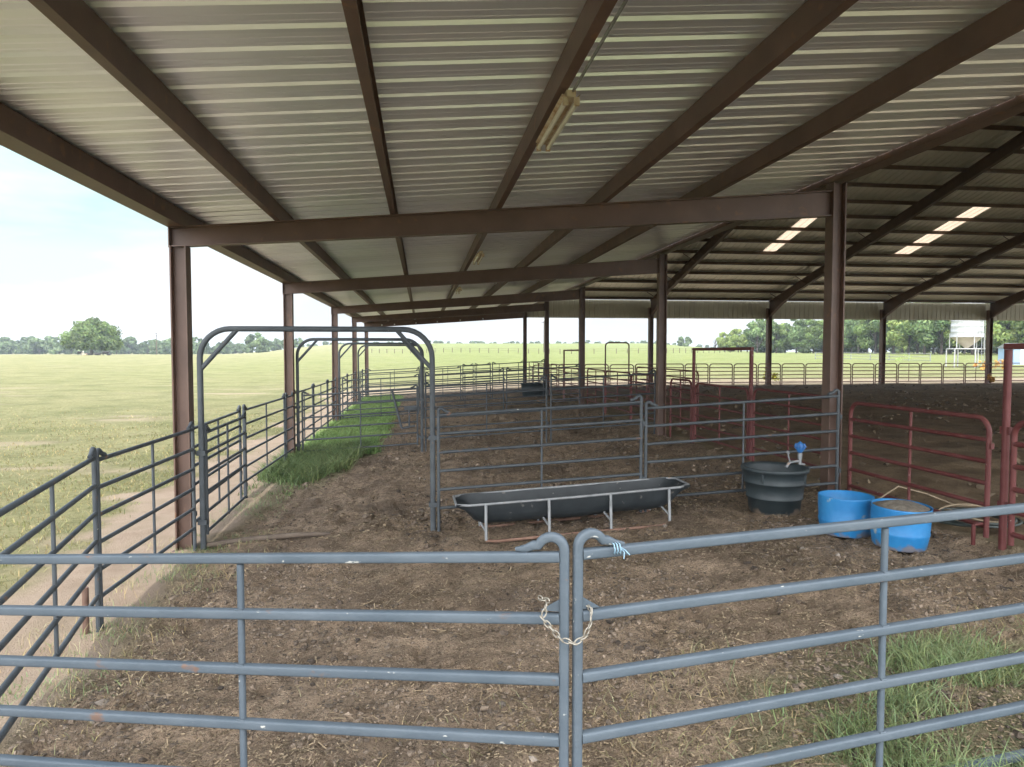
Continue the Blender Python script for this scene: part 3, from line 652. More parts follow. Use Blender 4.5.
for s, y0 in ((0,0.0),(1,.66)):
    sg = -1 if s == 0 else 1
    for x in (.36, 1.16, 1.96, 2.74):
        mb = MB(); yl = y0-sg*0+(-.012 if s == 0 else .012)
        mb.tube([(x,yl,zz(x,.49)),(x,yl+sg*.03,zz(x,.10)),(x,yl+sg*.035,zz(x,.055))], .0195, 8); mb.tube([(x,yl+sg*.02,zz(x,.16)),(x-.05,y0-sg*.12,zz(x,.235))], .016, 8); mb.build('leg', M['galv'], fb)
    mb = MB(); yl = y0+sg*.04
    mb.tube([(.36,yl,zz(.36,.05)),(.5,yl,zz(.5,.03)),(1.5,yl,zz(1.5,.035)),(2.6,yl,zz(2.6,.03)),(2.74,yl,zz(2.74,.05))], .02, 8); mb.build('skid', M['rust'], fb)

# ------------------------------------------------------------------ tanks and tubs
def open_tub(name, loc, label, cat, prof_o, prof_i, m, sx=1, sy=1, rz=0, extra=None):
    e = empty(name, loc, label, cat, None, rz); mb = MB(); mb.lathe(prof_o+prof_i[::-1], 48, sx, sy); mb.build('tub_body', m, e); return e
h = .62
po = [(.001,.0),(.30,0),(.325,.02),(.345,.20),(.362,.205),(.368,.225),(.36,.235),(.378,.40),(.395,.405),(.40,.425),(.393,.435),(.405,h-.06),(.43,h-.055),(.438,h-.03),(.438,h-.006),(.43,h)]
pi_ = [(.001,.05),(.29,.05),(.33,.2),(.365,.42),(.385,h-.04),(.405,h-.004)]
tk = open_tub('stock_tank', (4.72,8.86,T(4.72,8.86)-.01), 'dark ribbed stock tank near the big right column', 'stock tank', po, pi_, M['tankpoly'], .98, 1.02, R(20))
mb = MB()
for a in (200, 20, 290, 110): 
    q = R(a); c_, s_ = math.cos(q), math.sin(q); mb.tube([(.40*c_,.41*s_,h-.07),(.386*c_,.395*s_,.44)], .02, 6)
mb.build('rib', M['tankpoly'], tk)
mb = MB(); mb.lathe([(.001,.30),(.35,.30)], 40, .98, 1.02); mb.build('water', M['polyblack'], tk)
hb = .455
po = [(.001,0),(.262,0),(.272,.015),(.292,.15),(.296,.16),(.296,.185),(.292,.195),(.300,.33),(.302,hb-.02),(.306,hb)]
pi_ = [(.001,.02),(.25,.02),(.285,.2),(.293,hb-.005)]
t1 = open_tub('blue_tub', (4.98,7.66,T(4.98,7.66)-.01), 'blue plastic tub next to the dark stock tank, empty and upright', 'tub', po, pi_, M['bluepoly'], 1.0, 1.0)
t2 = open_tub('blue_tub', (5.22,7.04,T(5.22,7.04)-.01), 'blue plastic tub nearest the front gate, heaped with old feed', 'tub', po, pi_, M['bluepoly'], 1.01, .99, 1.3)
t2.rotation_euler.x = R(1.5); t2.rotation_euler.y = R(-2)
mb = MB(); g = []
for i in range(9):
    rr = .292*i/8; row = []
    for k in range(25):
        a = 2*math.pi*k/24; x_, y_ = rr*math.cos(a), rr*math.sin(a); row.append((x_, y_, hb-.022+.06*(1-(i/8)**2)+.05*(float(fbm(np.array(x_*9+5),np.array(y_*9+3),1,3))-.5)*(1-(i/8)**3)))
    g.append(row)
grid(mb, g, True); o = mb.build('old_feed', M['feed']); o.parent = None; o.location = t2.location; tag(o, 'grey brown heap of old feed filling the nearer blue tub', 'feed')
fk = open_tub('stock_tank', (5.2,32.3,T(5.2,32.3)-.01), 'small dark stock tank far back under the roof', 'stock tank', [(.001,0),(.5,0),(.52,.03),(.56,.3),(.58,.31),(.58,.35),(.57,.36),(.6,.62),(.63,.63),(.63,.66)], [(.001,.06),(.5,.06),(.58,.65)], M['tankpoly'], 1, .8)
# float valve on its stand pipe
hv = empty('water_valve', (5.15,8.98,T(5.15,8.98)), 'blue headed water valve on a pipe behind the stock tank', 'valve')
mb = MB(); mb.tube([(0,0,-.05),(0,0,.66)], .022, 10); mb.tube([(0,0,.66),(0,0,.74)], .03, 8); mb.build('stand_pipe', M['galv'], hv)
mb = MB(); mb.tube([(0,0,.63),(-.10,-.03,.63),(-.19,-.06,.62)], .018, 8); mb.tube([(-.19,-.06,.62),(-.24,-.07,.56)], .02, 8); mb.tube([(0,0,.60),(.07,.0,.58)], .016, 8); mb.build('spout', M['galv'], hv)
mb = MB(); mb.lathe([(.001,.74),(.025,.745),(.045,.775),(.055,.82),(.048,.865),(.025,.885),(.001,.905)], 16)
for k in range(6):
    a = k*math.pi/3; mb.tube([(.05*math.cos(a),.05*math.sin(a),.80),(.078*math.cos(a),.078*math.sin(a),.83),(.06*math.cos(a),.06*math.sin(a),.87)], .012, 6)
mb.build('valve_head', M['valveblue'], hv)
mb = MB(); mb.tube([(-.17,-.05,.63),(-.20,-.06,.70),(-.21,-.06,.75)], .011, 6); mb.tube([(-.19,-.05,.75),(-.23,-.07,.77)], .018, 6); mb.build('lever', M['galv'], hv)
# coiled hose and rope
hc = (6.62, 7.62); hz0 = T(*hc)
mb = MB(); pts = []
for k in range(190):
    a = k*.165; rr = .42+.05*math.sin(k*.13)+.035*math.sin(k*.41); pts.append((rr*math.cos(a)+.03*math.sin(k*.05), rr*.95*math.sin(a), .022+.05*abs(math.sin(k*.035))+.02*(k/190)))
pts += [(.5,-.2,.03),(.62,-.5,.025),(.6,-.9,.025)]
mb.tube(pts, .017, 7); o = mb.build('hose', M['hose']); o.location = (*hc, hz0); tag(o, 'dark hose lying coiled behind the red gate', 'hose')
mb = MB(); pts = []
for k in range(70):
    a = k*.2; rr = .24+.07*math.sin(k*.23); pts.append((rr*1.5*math.cos(a), rr*math.sin(a), .10+.05*math.sin(k*.3)))
pts += [(.1,.3,.12),(-.2,.5,.25),(-.5,.62,.33),(-.8,.55,.2),(-.95,.5,.03)]
mb.tube(pts, .011, 6); o = mb.build('rope', M['rope']); o.location = (hc[0]+.0, hc[1]+.05, hz0); tag(o, 'loose tan rope lying on the coiled hose', 'rope')
# old pole lying at the foot of the nearest bowed frame
mb = MB(); mb.tube([(-2.82,9.45,T(-2.82,9.45)+.035),(-2.3,9.52,T(-2.3,9.5)+.045),(-1.7,9.62,T(-1.7,9.6)+.03),(-1.25,9.68,T(-1.25,9.7)-.01)], [.035,.04,.036,.025], 9)
tag(mb.build('fallen_pole', M['wood']), 'weathered pole half sunk in dirt under the nearest bowed frame', 'pole')
# wooden stake wired to the left panel joint
mb = MB(); mb.tube([(-3.05,6.72,T(-3,6.7)-.1),(-3.05,6.73,T(-3,6.7)+.42)], .028, 7); tag(mb.build('steel_stake', M['steel']), 'low brown stake at the foot of the panel joint on the left', 'stake')

# ------------------------------------------------------------------ litter, clods, grass
def tinted(name, verts, faces, tints, m, smooth=False):
    me = bpy.data.meshes.new(name); V = np.asarray(verts, np.float32).reshape(-1, 3); Fc = np.asarray(faces, np.int32); nv = Fc.shape[1]
    me.vertices.add(len(V)); me.vertices.foreach_set('co', V.ravel()); me.loops.add(Fc.size); me.loops.foreach_set('vertex_index', Fc.ravel())
    me.polygons.add(len(Fc)); me.polygons.foreach_set('loop_start', np.arange(0, Fc.size, nv, dtype=np.int32)); me.polygons.foreach_set('use_smooth', np.full(len(Fc), smooth))
    me.update(calc_edges=True)
    if tints is not None:
        a = me.color_attributes.new('tint', 'FLOAT_COLOR', 'POINT'); tt = np.ones((len(V), 4), np.float32); tt[:, :3] = np.asarray(tints).reshape(len(V), -1); a.data.foreach_set('color', tt.ravel())
    me.materials.append(m); o = bpy.data.objects.new(name, me); col.objects.link(o); return o
def blades(name, x, y, hgt, wid, m, lean=.5, tint=(.7,1.2)):
    n = len(x); z = surf(x, y)-.01; a = RNG.uniform(0, 2*np.pi, n); ld = RNG.uniform(0, 2*np.pi, n); le = RNG.uniform(.1, 1, n)*lean*hgt
    px, py = np.cos(a)*wid/2, np.sin(a)*wid/2; dx, dy = np.cos(ld)*le, np.sin(ld)*le
    V = np.zeros((n,5,3)); V[:,0] = np.stack([x-px,y-py,z],1); V[:,1] = np.stack([x+px,y+py,z],1)
    V[:,2] = np.stack([x+px*.75+dx*.35,y+py*.75+dy*.35,z+hgt*.6],1); V[:,3] = np.stack([x-px*.75+dx*.35,y-py*.75+dy*.35,z+hgt*.6],1); V[:,4] = np.stack([x+dx,y+dy,z+hgt*RNG.uniform(.75,1,n)],1)
    base = np.arange(n)*5; F = np.concatenate([np.stack([base,base+1,base+2],1),np.stack([base,base+2,base+3],1),np.stack([base+3,base+2,base+4],1)])
    tn = np.repeat(RNG.uniform(tint[0], tint[1], n)[:,None]*np.stack([RNG.uniform(.9,1.25,n),np.ones(n),RNG.uniform(.8,1.1,n)],1), 5, 0)
    o = tinted(name, V, F, tn, m); o['kind'] = 'stuff'; return o
def scatter(n, x0, x1, y0, y1, dens, pw=1.0):
    "more points close to the camera"
    y = y0+(y1-y0)*RNG.uniform(0,1,n)**pw; x = RNG.uniform(x0, x1, n); k = RNG.uniform(0,1,n) < dens(x, y); return x[k], y[k]
zp = lambda i: (lambda x, y: zones(x, y)[i])
# tall clump in the lower right corner
x, y = scatter(64000, 1.3, 6, 2.3, 5.0, lambda x, y: sstep(.36,.62,fbm(x,y,.5,21))*sstep(1.4,2.6,x+.6*(fbm(x,y,.7,22)-.5)-(y-3)*.35)*(1-sstep(4.4,4.9,y)))
blades('long_grass', x, y, RNG.uniform(.03,.22,len(x)), .007, M['grass'], 1.9, (.55,1.4))
x, y = scatter(9000, -1, 6, 2.2, 5.2, lambda x, y: sstep(.45,.6,fbm(x,y,.6,23))*(.25+.75*sstep(.3,2,x)))
blades('dry_grass', x, y, RNG.uniform(.03,.11,len(x)), .005, M['dry'], 2.4, (.5,1.1))
# along the left panels, and the green strip farther back
x, y = scatter(15000, -3.4, -1.6, 3, 14, lambda x, y: sstep(.42,.58,fbm(x,y,.7,24))*(1-sstep(-2.75,-2.0,x+.5*(fbm(x,y,.8,25)-.5)))*sstep(-3.4,-2.9,x), 1.3)
blades('fence_line_grass', x, y, RNG.uniform(.02,.10,len(x)), .007, M['grass'], 1.5)
x, y = scatter(2600, -3.6, -1.4, 3, 10, lambda x, y: sstep(.45,.6,fbm(x,y,.6,26))*(1-sstep(-2.4,-1.5,x)))
blades('fence_line_straw', x, y, RNG.uniform(.03,.14,len(x)), .006, M['dry'], 1.5)
x, y = scatter(70000, -3.25, -.5, 12.5, 18, lambda x, y: sstep(-.1,.45,(-1.95+.16*(y-13))+.7*(fbm(x,y,.9,27)-.5)-x)*sstep(13.0,15.2,y+2.2*(fbm(x,y,.6,28)-.5))*sstep(.34,.5,fbm(x,y,.35,41)))
blades('tall_green_weeds', x, y, RNG.uniform(.05,.36,len(x))*(.35+.65*sstep(13,15,y)), 0.016, M['weed'], 1.5, (.45,1.3))
x, y = scatter(60000, -3.2, -.8, 17, 39, zp(3))
blades('lush_grass_strip', x, y, RNG.uniform(.06,.24,len(x)), .022, M['lush'], 1.4, (.6,1.3))
# pasture, thinning with distance
x, y = scatter(190000, -40, -3.6, 3.5, 42, lambda x, y: (1-zones(x,y)[2])*sstep(.25,.6,fbm(x,y,1.3,29))*(np.abs(x) < y*.95+4)*(1-sstep(9,38,y)), 1.3)
blades('pasture_grass', x, y, RNG.uniform(.02,.10,len(x)), .008+.0006*y, M['pasture'], 1.6, (.6,1.4))
x, y = scatter(120000, -40, -3.6, 3.5, 42, lambda x, y: (1-zones(x,y)[2])*sstep(.45,.65,fbm(x,y,1.6,30))*(np.abs(x) < y*.95+4)*(1-sstep(9,38,y)), 1.3)
blades('pasture_grass', x, y, RNG.uniform(.02,.10,len(x)), .008+.0006*y, M['pasturegreen'], 1.6, (.55,1.3))
# straw and chaff on the pen floor
def litter(n, x0, x1, y0, y1, pw, l0, l1, w0, m, dens):
    x, y = scatter(n, x0, x1, y0, y1, dens, pw); n = len(x); z = surf(x, y)+RNG.uniform(.002,.018,n); a = RNG.uniform(0,2*np.pi,n); t_ = RNG.uniform(-.35,.35,n); Ls = RNG.uniform(l0,l1,n)/2; w = w0*RNG.uniform(.6,1.5,n)
    ux, uy, uz = np.cos(a)*Ls, np.sin(a)*Ls, t_*Ls; vx, vy, vz = -np.sin(a)*w, np.cos(a)*w, RNG.uniform(-.5,.5,n)*w
    V = np.zeros((n,4,3)); P = np.stack([x,y,z],1); U = np.stack([ux,uy,uz],1); Q = np.stack([vx,vy,vz],1)
    V[:,0] = P-U-Q; V[:,1] = P+U-Q; V[:,2] = P+U+Q; V[:,3] = P-U+Q
    o = tinted('straw_litter', V, np.arange(n*4).reshape(n,4), np.repeat(RNG.uniform(.25,1.15,(n,1)),4,0), m); o['kind'] = 'stuff'
pd = lambda x, y: zones(x,y)[0]*(.15+.85*sstep(.4,.62,fbm(x,y,.8,31)))
litter(110000, -2.8, 6.2, 2.2, 9.4, 1.2, .006, .035, .003, M['straw'], pd)
litter(4500, -2.8, 6.2, 2.2, 9.4, 1.2, .05, .16, .0028, M['straw'], pd)
litter(26000, -2.6, 6, 9.4, 30, 1.5, .02, .07, .008, M['straw'], pd)
# clods and stones
bpy_ico = [(0,0,1),(.894,0,.447),(.276,.851,.447),(-.724,.526,.447),(-.724,-.526,.447),(.276,-.851,.447),(.724,.526,-.447),(-.276,.851,-.447),(-.894,0,-.447),(-.276,-.851,-.447),(.724,-.526,-.447),(0,0,-1)]
icf = np.array([(0,1,2),(0,2,3),(0,3,4),(0,4,5),(0,5,1),(1,6,2),(2,7,3),(3,8,4),(4,9,5),(5,10,1),(1,10,6),(2,6,7),(3,7,8),(4,8,9),(5,9,10),(6,11,7),(7,11,8),(8,11,9),(9,11,10),(10,11,6)])
def clods(name, n, x0, x1, y0, y1, pw, s0, s1, m, dens):
    x, y = scatter(n, x0, x1, y0, y1, dens, pw); n = len(x); s = s0+(s1-s0)*RNG.uniform(0,1,n)**5; B_ = np.array(bpy_ico)
    V = B_[None]*RNG.uniform(.4,1.4,(n,12,1))*s[:,None,None]*np.array([1,1,.65])*RNG.uniform(.7,1.3,(n,1,3)); V = V+np.stack([x,y,surf(x,y)+s*.1],1)[:,None]
    F = (icf[None]+(np.arange(n)*12)[:,None,None]).reshape(-1,3); o = tinted(name, V, F, np.repeat(RNG.uniform(.3,.92,(n,1)),12,0), m, False); o['kind'] = 'stuff'
cd_ = lambda x, y: zones(x,y)[0]*sstep(.42,.66,fbm(x,y,1.1,33))
clods('dirt_clods', 90000, -2.7, 6, 2.3, 10, 1.2, .003, .026, M['clod'], cd_)
clods('dirt_clods', 24000, -2.6, 6, 10, 36, 1.5, .008, .055, M['clod'], cd_)
clods('dark_clods', 16000, -2.7, 6, 2.3, 12, 1.2, .006, .04, M['clodd'], lambda x, y: zones(x,y)[0]*sstep(.52,.68,fbm(x,y,.9,37)))
clods('arena_clods', 14000, 6.3, 40, 8, 39.5, 1.2, .02, .10, M['clod2'], lambda x, y: (x < y*.9+8)*sstep(.4,.6,fbm(x,y,1.5,34)))
clods('pale_stones', 160, -2.5, 6, 2.3, 14, 1.2, .008, .045, M['stone'], lambda x, y: zones(x,y)[0])

# ------------------------------------------------------------------ trees
def crown(seed, wd, ht, lift, n, leaf, lobes=26, droop=.0, m='leafA', dome=1.0):
    g = np.random.default_rng(seed); C = []; Rr = []
    for k in range(lobes):
        a = g.uniform(0,2*np.pi); h_ = g.uniform(0,1)**.9; rad = wd/2*math.sqrt(max(0,1-(abs(h_-.33)/.70)**2.2))*.80*g.uniform(.3,1)**.5
        C.append((rad*math.cos(a), rad*math.sin(a), lift+(ht-lift)*(.08+.82*h_))); Rr.append(g.uniform(.13,.23)*wd*(1-.35*h_))
    C = np.array(C); Rr = np.array(Rr); w = g.choice(lobes, n, p=Rr**2/np.sum(Rr**2)); d = g.normal(0,1,(n,3)); d /= np.linalg.norm(d,axis=1,keepdims=True)
    P = C[w]+d*Rr[w][:,None]*g.uniform(.55,1.08,(n,1))*np.array([1,1,.78]); P[:,2] = np.maximum(P[:,2], lift*.75+g.uniform(0,.4,n))
    nr = d+g.normal(0,.55,(n,3)); nr /= np.linalg.norm(nr,axis=1,keepdims=True); up = g.normal(0,1,(n,3)); u = np.cross(nr,up); u /= np.linalg.norm(u,axis=1,keepdims=True); v = np.cross(nr,u)
    s = leaf*g.uniform(.5,1.3,(n,1)); V = np.zeros((n,4,3)); V[:,0] = P-u*s; V[:,1] = P-v*s*.6; V[:,2] = P+u*s; V[:,3] = P+v*s*.6
    lt = g.uniform(.6,1.5,lobes)[w]*g.uniform(.75,1.25,n); tn = np.repeat(np.stack([lt*g.uniform(.9,1.15,n), lt, lt*.95],1),4,0)
    return V, np.arange(n*4).reshape(n,4), tn, C
def tree_proto(seed, wd, ht, lift, n, leaf, m, lobes=26, tr=.3):
    V, F, tn, C = crown(seed, wd, ht, lift, n, leaf, lobes); cr_ = tinted('crown', V, F, tn, M[m]); mb = MB()
    mb.tube([(0,0,-.6),(0,0,lift*.6),(.1*tr,.05,ht*.45),(.3*tr,.2*tr,ht*.7)], [tr*1.35,tr,tr*.75,tr*.3], 8)
    g = random.Random(seed)
    for c_ in C[:9]:
        z0 = g.uniform(lift*.6, ht*.4); mb.tube([(0,0,z0),(c_[0]*.5,c_[1]*.5,(z0+c_[2])/2+.1),(c_[0],c_[1],c_[2])], [tr*.5,tr*.3,tr*.1], 6)
    tk_ = mb.build('trunk', M['bark']); return cr_, tk_
protos = {}
def proto(key, *a, **k):
    c_, t_ = tree_proto(*a, **k); protos[key] = [c_, t_, False]
def plant(key, x, y, sc, rz, label, group=None, name='tree', cat='tree', zs=1.0, m=None):
    c_, t_, used = protos[key]
    if used: c_ = c_.copy(); t_ = t_.copy(); col.objects.link(c_); col.objects.link(t_)
    protos[key][2] = True
    e = empty(name, (x,y,T(x,y)-.05), label, cat, group, rz); e.scale = (sc, sc, sc*zs); c_.parent = e; t_.parent = e; return e
def at(u, d):   # ground point seen in direction u at camera depth d
    a = (u-512)/700; return d*(a*.99177+.12805), d*(-a*.12805+.99177)
proto('hero', 11, 21, 13.6, 2.7, 15000, .52, 'leafA', 40, .55)
x, y = at(92, 250); HX, HY = x, y
plant('hero', x, y, .93, .4, 'big round shade tree standing alone in the left pasture', name='oak_tree')
for k in range(4): proto(f'far{k}', 30+k, 9.5+k, 8.5+.7*(k%3), .25, 2400, .6, 'leafD', 22, .25)
for k in range(4): proto(f'mid{k}', 50+k, 10.5, 12.5+.8*(k%2), 1.7, 6500, .36, ['leafA','leafB','leafC','leafA'][k], 30, .28)
rg = random.Random(3)
for k in range(58):
    u = -60+k*6.3+rg.uniform(-2,2); d = 500+rg.uniform(-25,45)
    if 246 < u < 268: continue
    x, y = at(u, d); plant(f'far{k%4}', x, y, rg.uniform(.9,1.35)*(1.08 if u < 200 else .8), rg.uniform(0,6), 'hazy tree in the low tree line along the far left horizon', 'trees of the far left tree line')
x, y = at(257, 400); plant('far1', x, y, 1.3, 1, 'rounder dark tree rising above the far tree line, seen through the nearest bowed frame', name='oak_tree')
for k in range(76):
    u = 300+k*5.8+rg.uniform(-4,4); d = rg.uniform(640,720)
    if u > 735: continue
    x, y = at(u, d); plant(f'far{k%4}', x, y, rg.uniform(.3,.62), rg.uniform(0,6), 'tiny tree on the far rise along the middle horizon', 'tiny trees on the far rise', zs=.8)
x, y = at(684, 420); plant('far3', x, y, .75, 2, 'lone small dark tree in the field beyond the second right column')
wood = [(724,262,.62,'C'),(738,255,.72,'C'),(757,250,.98,'B'),(776,248,.9,'A'),(796,246,1.02,'B'),(813,236,.9,'D'),(826,232,1.0,'A'),(842,222,1.05,'C'),(858,216,1.12,'B'),(875,205,1.08,'A'),(893,200,1.15,'B'),(908,192,1.08,'C'),(924,186,1.15,'D'),(941,178,1.18,'B'),(955,190,1.2,'A'),(972,172,1.12,'C'),(988,170,1.2,'B'),(1004,162,1.15,'C'),(1020,160,1.2,'A'),(1038,158,1.2,'D'),(1060,150,1.2,'B')]
km = {'A':'mid0','B':'mid1','C':'mid2','D':'mid3'}
wl = {724:'smallest pale tree at the left end of the right hand wood',738:'second small pale tree at the left end of the wood',757:'tall dark tree left of the first far column of the arena'}
for i, (u, d, sc, q) in enumerate(wood):
    x, y = at(u, d); plant(km[q], x, y, sc, i*1.3, wl.get(u, 'leafy tree in the dense wood row behind the arena'), None if u in wl else 'trees of the wood behind the arena')
    x, y = at(u+9, d+22); plant(km['BADC'[i%4]], x, y, sc*1.08, i*2.1, 'taller tree in the back row of the wood behind the arena', 'back row trees of the wood')
for i, u in enumerate(range(740, 1070, 22)):
    x, y = at(u+rg.uniform(-4,4), 285-i*5.5); plant(f'far{i%4}', x, y, 1.15, i*1.7, 'low bushy tree closing the gaps between the trunks at the back of the wood', 'low bushy trees behind the wood', zs=.7)
# bare tree
mb = MB(); rg = random.Random(5)
for k in range(26):
    a = rg.uniform(0,6.28); q = rg.uniform(.8,2.2); z0 = rg.uniform(1,3.5); mb.tube([(0,0,z0),(q*.5*math.cos(a),q*.5*math.sin(a),z0+1.2),(q*math.cos(a),q*math.sin(a),z0+rg.uniform(1.5,3.2))], [.09,.05,.02], 5)
mb.tube([(0,0,-.3),(0,0,4)], [.2,.08], 6); o = mb.build('bare_tree', M['bark']); x, y = at(715, 300); o.location = (x,y,T(x,y)); tag(o, 'grey leafless small tree left of the wood', 'tree')
# shrubs at the arena columns and by the silo
def shrub(u, d, label, m, s, n=420, leaf=.07):
    V, F, tn, C = crown(int(u*7), s, s*.8, .03, n, leaf, 9); o = tinted('shrub', V, F, tn, M[m]); x, y = at(u, d); o.location = (x,y,T(x,y)-.02); tag(o, label, 'shrub')
M['leafY'] = leafmat('leaf_yellow', (.38,.34,.05), (.3,.32,.06)); M['leafO'] = leafmat('leaf_orange', (.5,.24,.07), (.42,.3,.1))
shrub(770, 44.3, 'yellow green weed at the foot of the first far arena column', 'leafY', 1.3)
shrub(990, 43.2, 'small orange weed at the foot of the far column beside the silo', 'leafO', .8)
shrub(981, 70, 'orange shrub under the silo, left of the far column', 'leafO', 1.3); shrub(1000, 70, 'orange shrub right of the far column, by the pale shed', 'leafO', 1.5); shrub(903, 110, 'pale green shrub behind the arena, left of the silo', 'leafC', 3.2)

# ------------------------------------------------------------------ silo, shed, distant fences, poles
x, y = at(966, 80); sl_ = empty('feed_silo', (x,y,T(x,y)), 'tall pale metal feed silo with a cone bottom on legs', 'silo')
g0 = T(x,y)
mb = MB(); mb.lathe([(1.6,3.45),(1.62,3.5)]+[q for k in range(9) for q in ((1.6,3.52+k*.6),(1.6,4.06+k*.6),(1.615,4.08+k*.6),(1.615,4.1+k*.6))]+[(1.62,8.95),(.3,10.0),(.001,10.0)], 40); mb.build('bin', M['binmetal'], sl_)
mb = MB(); mb.lathe([(1.59,3.46),(.22,2.25),(.22,2.1),(.001,2.1)], 40); mb.build('cone', M['conemetal'], sl_)
for k in range(6):
    a = R(15+60*k); mb = MB(); c_, s_ = math.cos(a), math.sin(a); mb.tube([(1.66*c_,1.66*s_,3.9),(1.66*c_,1.66*s_,2.15)], .055, 6); mb.tube([(1.95*c_,1.95*s_,2.1),(1.97*c_,1.97*s_,-.1)], .075, 6); mb.build('leg', M['offwhite'], sl_)
mb = MB(); mb.tube([(1.93*math.cos(R(15+60*k)),1.93*math.sin(R(15+60*k)),2.12) for k in range(7)], .07, 6); mb.build('ring_beam', M['offwhite'], sl_)
mb = MB()
for s in (-.2,.2): mb.tube([(.55+s,-1.75,.2),(.55+s,-1.72,9)], .03, 5)
for k in range(28): mb.tube([(.35,-1.74,.3+k*.31),(.75,-1.74,.3+k*.31)], .018, 5)
mb.build('ladder', M['galv'], sl_)
x, y = at(1030, 92); sh = empty('shed', (x,y,T(x,y)), 'low pale blue metal shed at the right edge behind the arena', 'shed', None, -.15)
mb = MB(); mb.box(-3.2,3.2,-1.5,1.5,-.2,2.1); mb.build('wall', M['paleblue'], sh)
mb = MB(); mb.add([(-3.4,-1.7,2.1),(3.4,-1.7,2.1),(3.4,1.7,2.1),(-3.4,1.7,2.1),(-3.4,0,2.75),(3.4,0,2.75)], [(0,1,5,4),(2,3,4,5),(0,4,3),(1,2,5),(0,3,2,1)]); mb.build('roof', M['galv'], sh)
for k, xx in enumerate((-1.9, -.3, 1.6)):
    mb = MB(); mb.box(xx-.45,xx+.45,-1.53,-1.503,0,1.9); mb.build('door', M['white'], sh)
def wire_fence(pts, label, name, m, hgt=1.2, step=4.0, rails=2, r=.06):
    P = [Vector((*p,0)) for p in pts]; e = empty(name, (pts[0][0],pts[0][1],T(*pts[0])), label, 'fence'); o0 = Vector((pts[0][0],pts[0][1],T(*pts[0]))); n = 0; lines = []
    for i in range(len(P)-1):
        d = P[i+1]-P[i]; c = max(1, int(d.length/step))
        for k in range(c):
            q = P[i]+d*k/c; z = T(q.x,q.y); lines.append((q.x-o0.x,q.y-o0.y,z-o0.z))
    for q in lines:
        mb = MB(); mb.tube([(q[0],q[1],q[2]-.2),(q[0],q[1],q[2]+hgt)], r, 5); mb.build('post', M[m], e)
    for k in range(rails):
        mb = MB(); mb.tube([(q[0],q[1],q[2]+hgt*(.95-.4*k)) for q in lines], .022 if m == 'wood' else .05, 4); mb.build('wire' if m == 'wood' else 'rail', M[m], e)
wire_fence([at(372,215),at(470,195),at(560,180),at(660,185),at(735,215)], 'thin old wire fence crossing the middle of the green field', 'wire_fence', 'wood', 1.3, 3.0, 2, .09)
wire_fence([at(815,128),at(870,118),at(930,108),at(955,104)], 'pale pipe fence in front of the wood behind the arena', 'pipe_fence', 'galv', 1.3, 3.0, 3)
def pole(u, d, h_, label, arm=1.6):
    x, y = at(u, d); e = empty('utility_pole', (x,y,T(x,y)), label, 'utility pole'); mb = MB(); mb.tube([(0,0,-.5),(0,0,h_)], [.2,.13], 7); mb.build('pole', M['wood'], e)
    mb = MB(); mb.tube([(-arm/2,0,h_-.5),(arm/2,0,h_-.5)], .09, 5); mb.build('cross_arm', M['wood'], e)
    mb = MB(); mb.tube([(.25,-.1,h_-1.8),(.25,-.1,h_-1.0)], .22, 8); mb.build('transformer', M['galv'], e)
pole(157, 300, 9.5, 'utility pole in the left pasture, right of the big shade tree')
pole(544, 200, 9.0, 'utility pole in the middle of the photo, beyond the end of the lean-to')

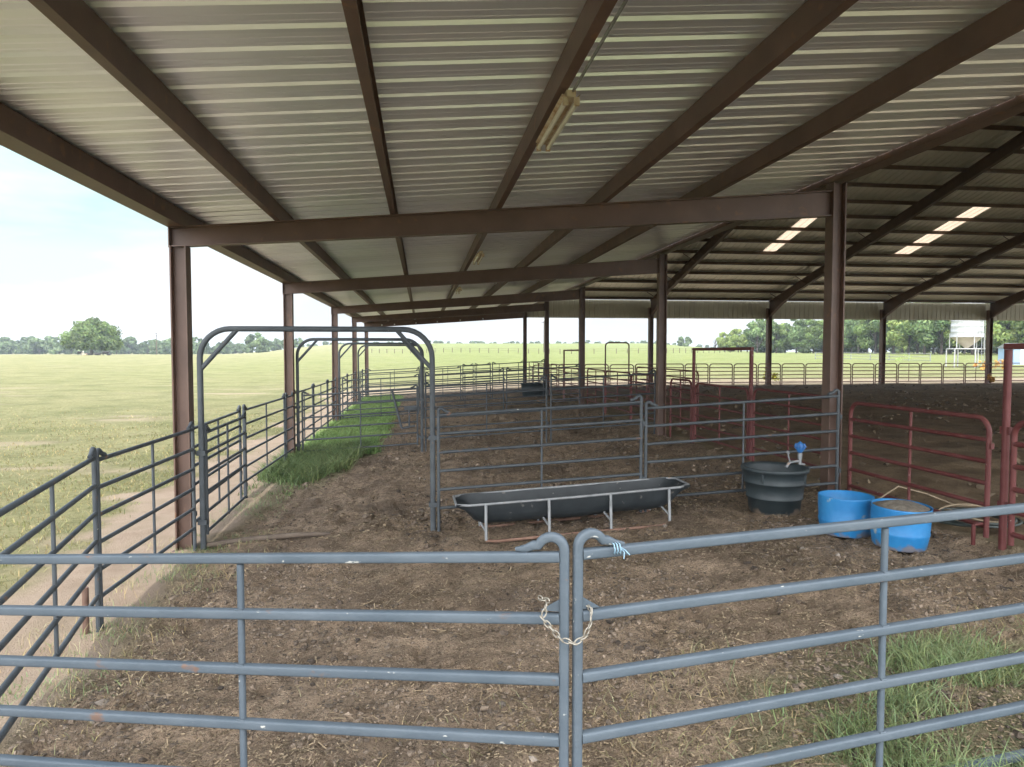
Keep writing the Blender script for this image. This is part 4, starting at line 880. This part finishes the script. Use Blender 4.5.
# ------------------------------------------------------------------ cattle under the shade tree
def cow(pose, mname):
    mb = MB(); sec = [(-.95,.95,.10,.12),(-.85,1.0,.22,.27),(-.5,.98,.30,.36),(0,.93,.33,.40),(.45,.95,.29,.38),(.75,1.02,.21,.30),(.98,1.18,.14,.19),(1.18,1.27,.12,.15),(1.35,1.18,.115,.13),(1.55,1.02,.08,.085),(1.62,.98,.05,.06)]
    dz = -.52 if pose == 'lying' else 0; g = []
    for (x_, z_, w_, h_) in sec: g.append([(x_, w_*math.cos(2*math.pi*k/12), z_+dz+h_*math.sin(2*math.pi*k/12)) for k in range(13)])
    grid(mb, g, False); mb.add(g[0][:12], [tuple(range(12))]); mb.add(g[-1][:12], [tuple(range(12))[::-1]])
    if pose == 'lying':
        for s in (-1,1): mb.tube([(.55,s*.2,.35),(.85,s*.28,.14),(.55,s*.3,.07)], [.12,.08,.06], 7); mb.tube([(-.65,s*.2,.4),(-.3,s*.34,.16),(-.7,s*.4,.07)], [.17,.1,.06], 7)
    else:
        for s in (-1,1): mb.tube([(.58,s*.17,.85),(.60,s*.17,.42),(.58,s*.17,.10),(.62,s*.17,0)], [.13,.075,.055,.07], 7); mb.tube([(-.72,s*.17,.95),(-.62,s*.18,.62),(-.80,s*.18,.40),(-.76,s*.18,.1),(-.72,s*.18,0)], [.2,.13,.07,.055,.07], 7)
    mb.tube([(-.95,0,1.05+dz),(-1.03,0,.8+dz),(-1.0,0,max(.35+dz,.1))], [.04,.03,.04], 6)
    for s in (-1,1): mb.tube([(1.2,s*.1,1.33+dz),(1.17,s*.26,1.36+dz)], [.05,.02], 6)
    return mb.build('cow', M[mname])
for u, pose, mn, rz, lb, dd in [(106,'standing','cow',0,'black cow standing at the right side of the big shade tree',-6),(98,'lying','cow',.3,'black cow lying just right of the shade tree trunk',-8),(89.5,'lying','cow',2.9,'black cow resting just left of the shade tree trunk',-7),
                        (80,'standing','cow',1.4,'black cow at the left side of the tree shade, seen end on',-5),(82.5,'standing','palecow',1.7,'pale cow at the left side of the tree shade',-3),(84.5,'lying','cowtan',.1,'tan calf lying left of the shade tree',-9),(109,'lying','cow',.2,'black calf lying at the right end of the herd',-9)]:
    x, y = at(u, 238+dd); o = cow(pose, mn); o.location = (x,y,T(x,y)-.02); o.rotation_euler.z = rz; tag(o, lb, 'cow')
    if 'calf' in lb: o.scale = (.62,.62,.62)
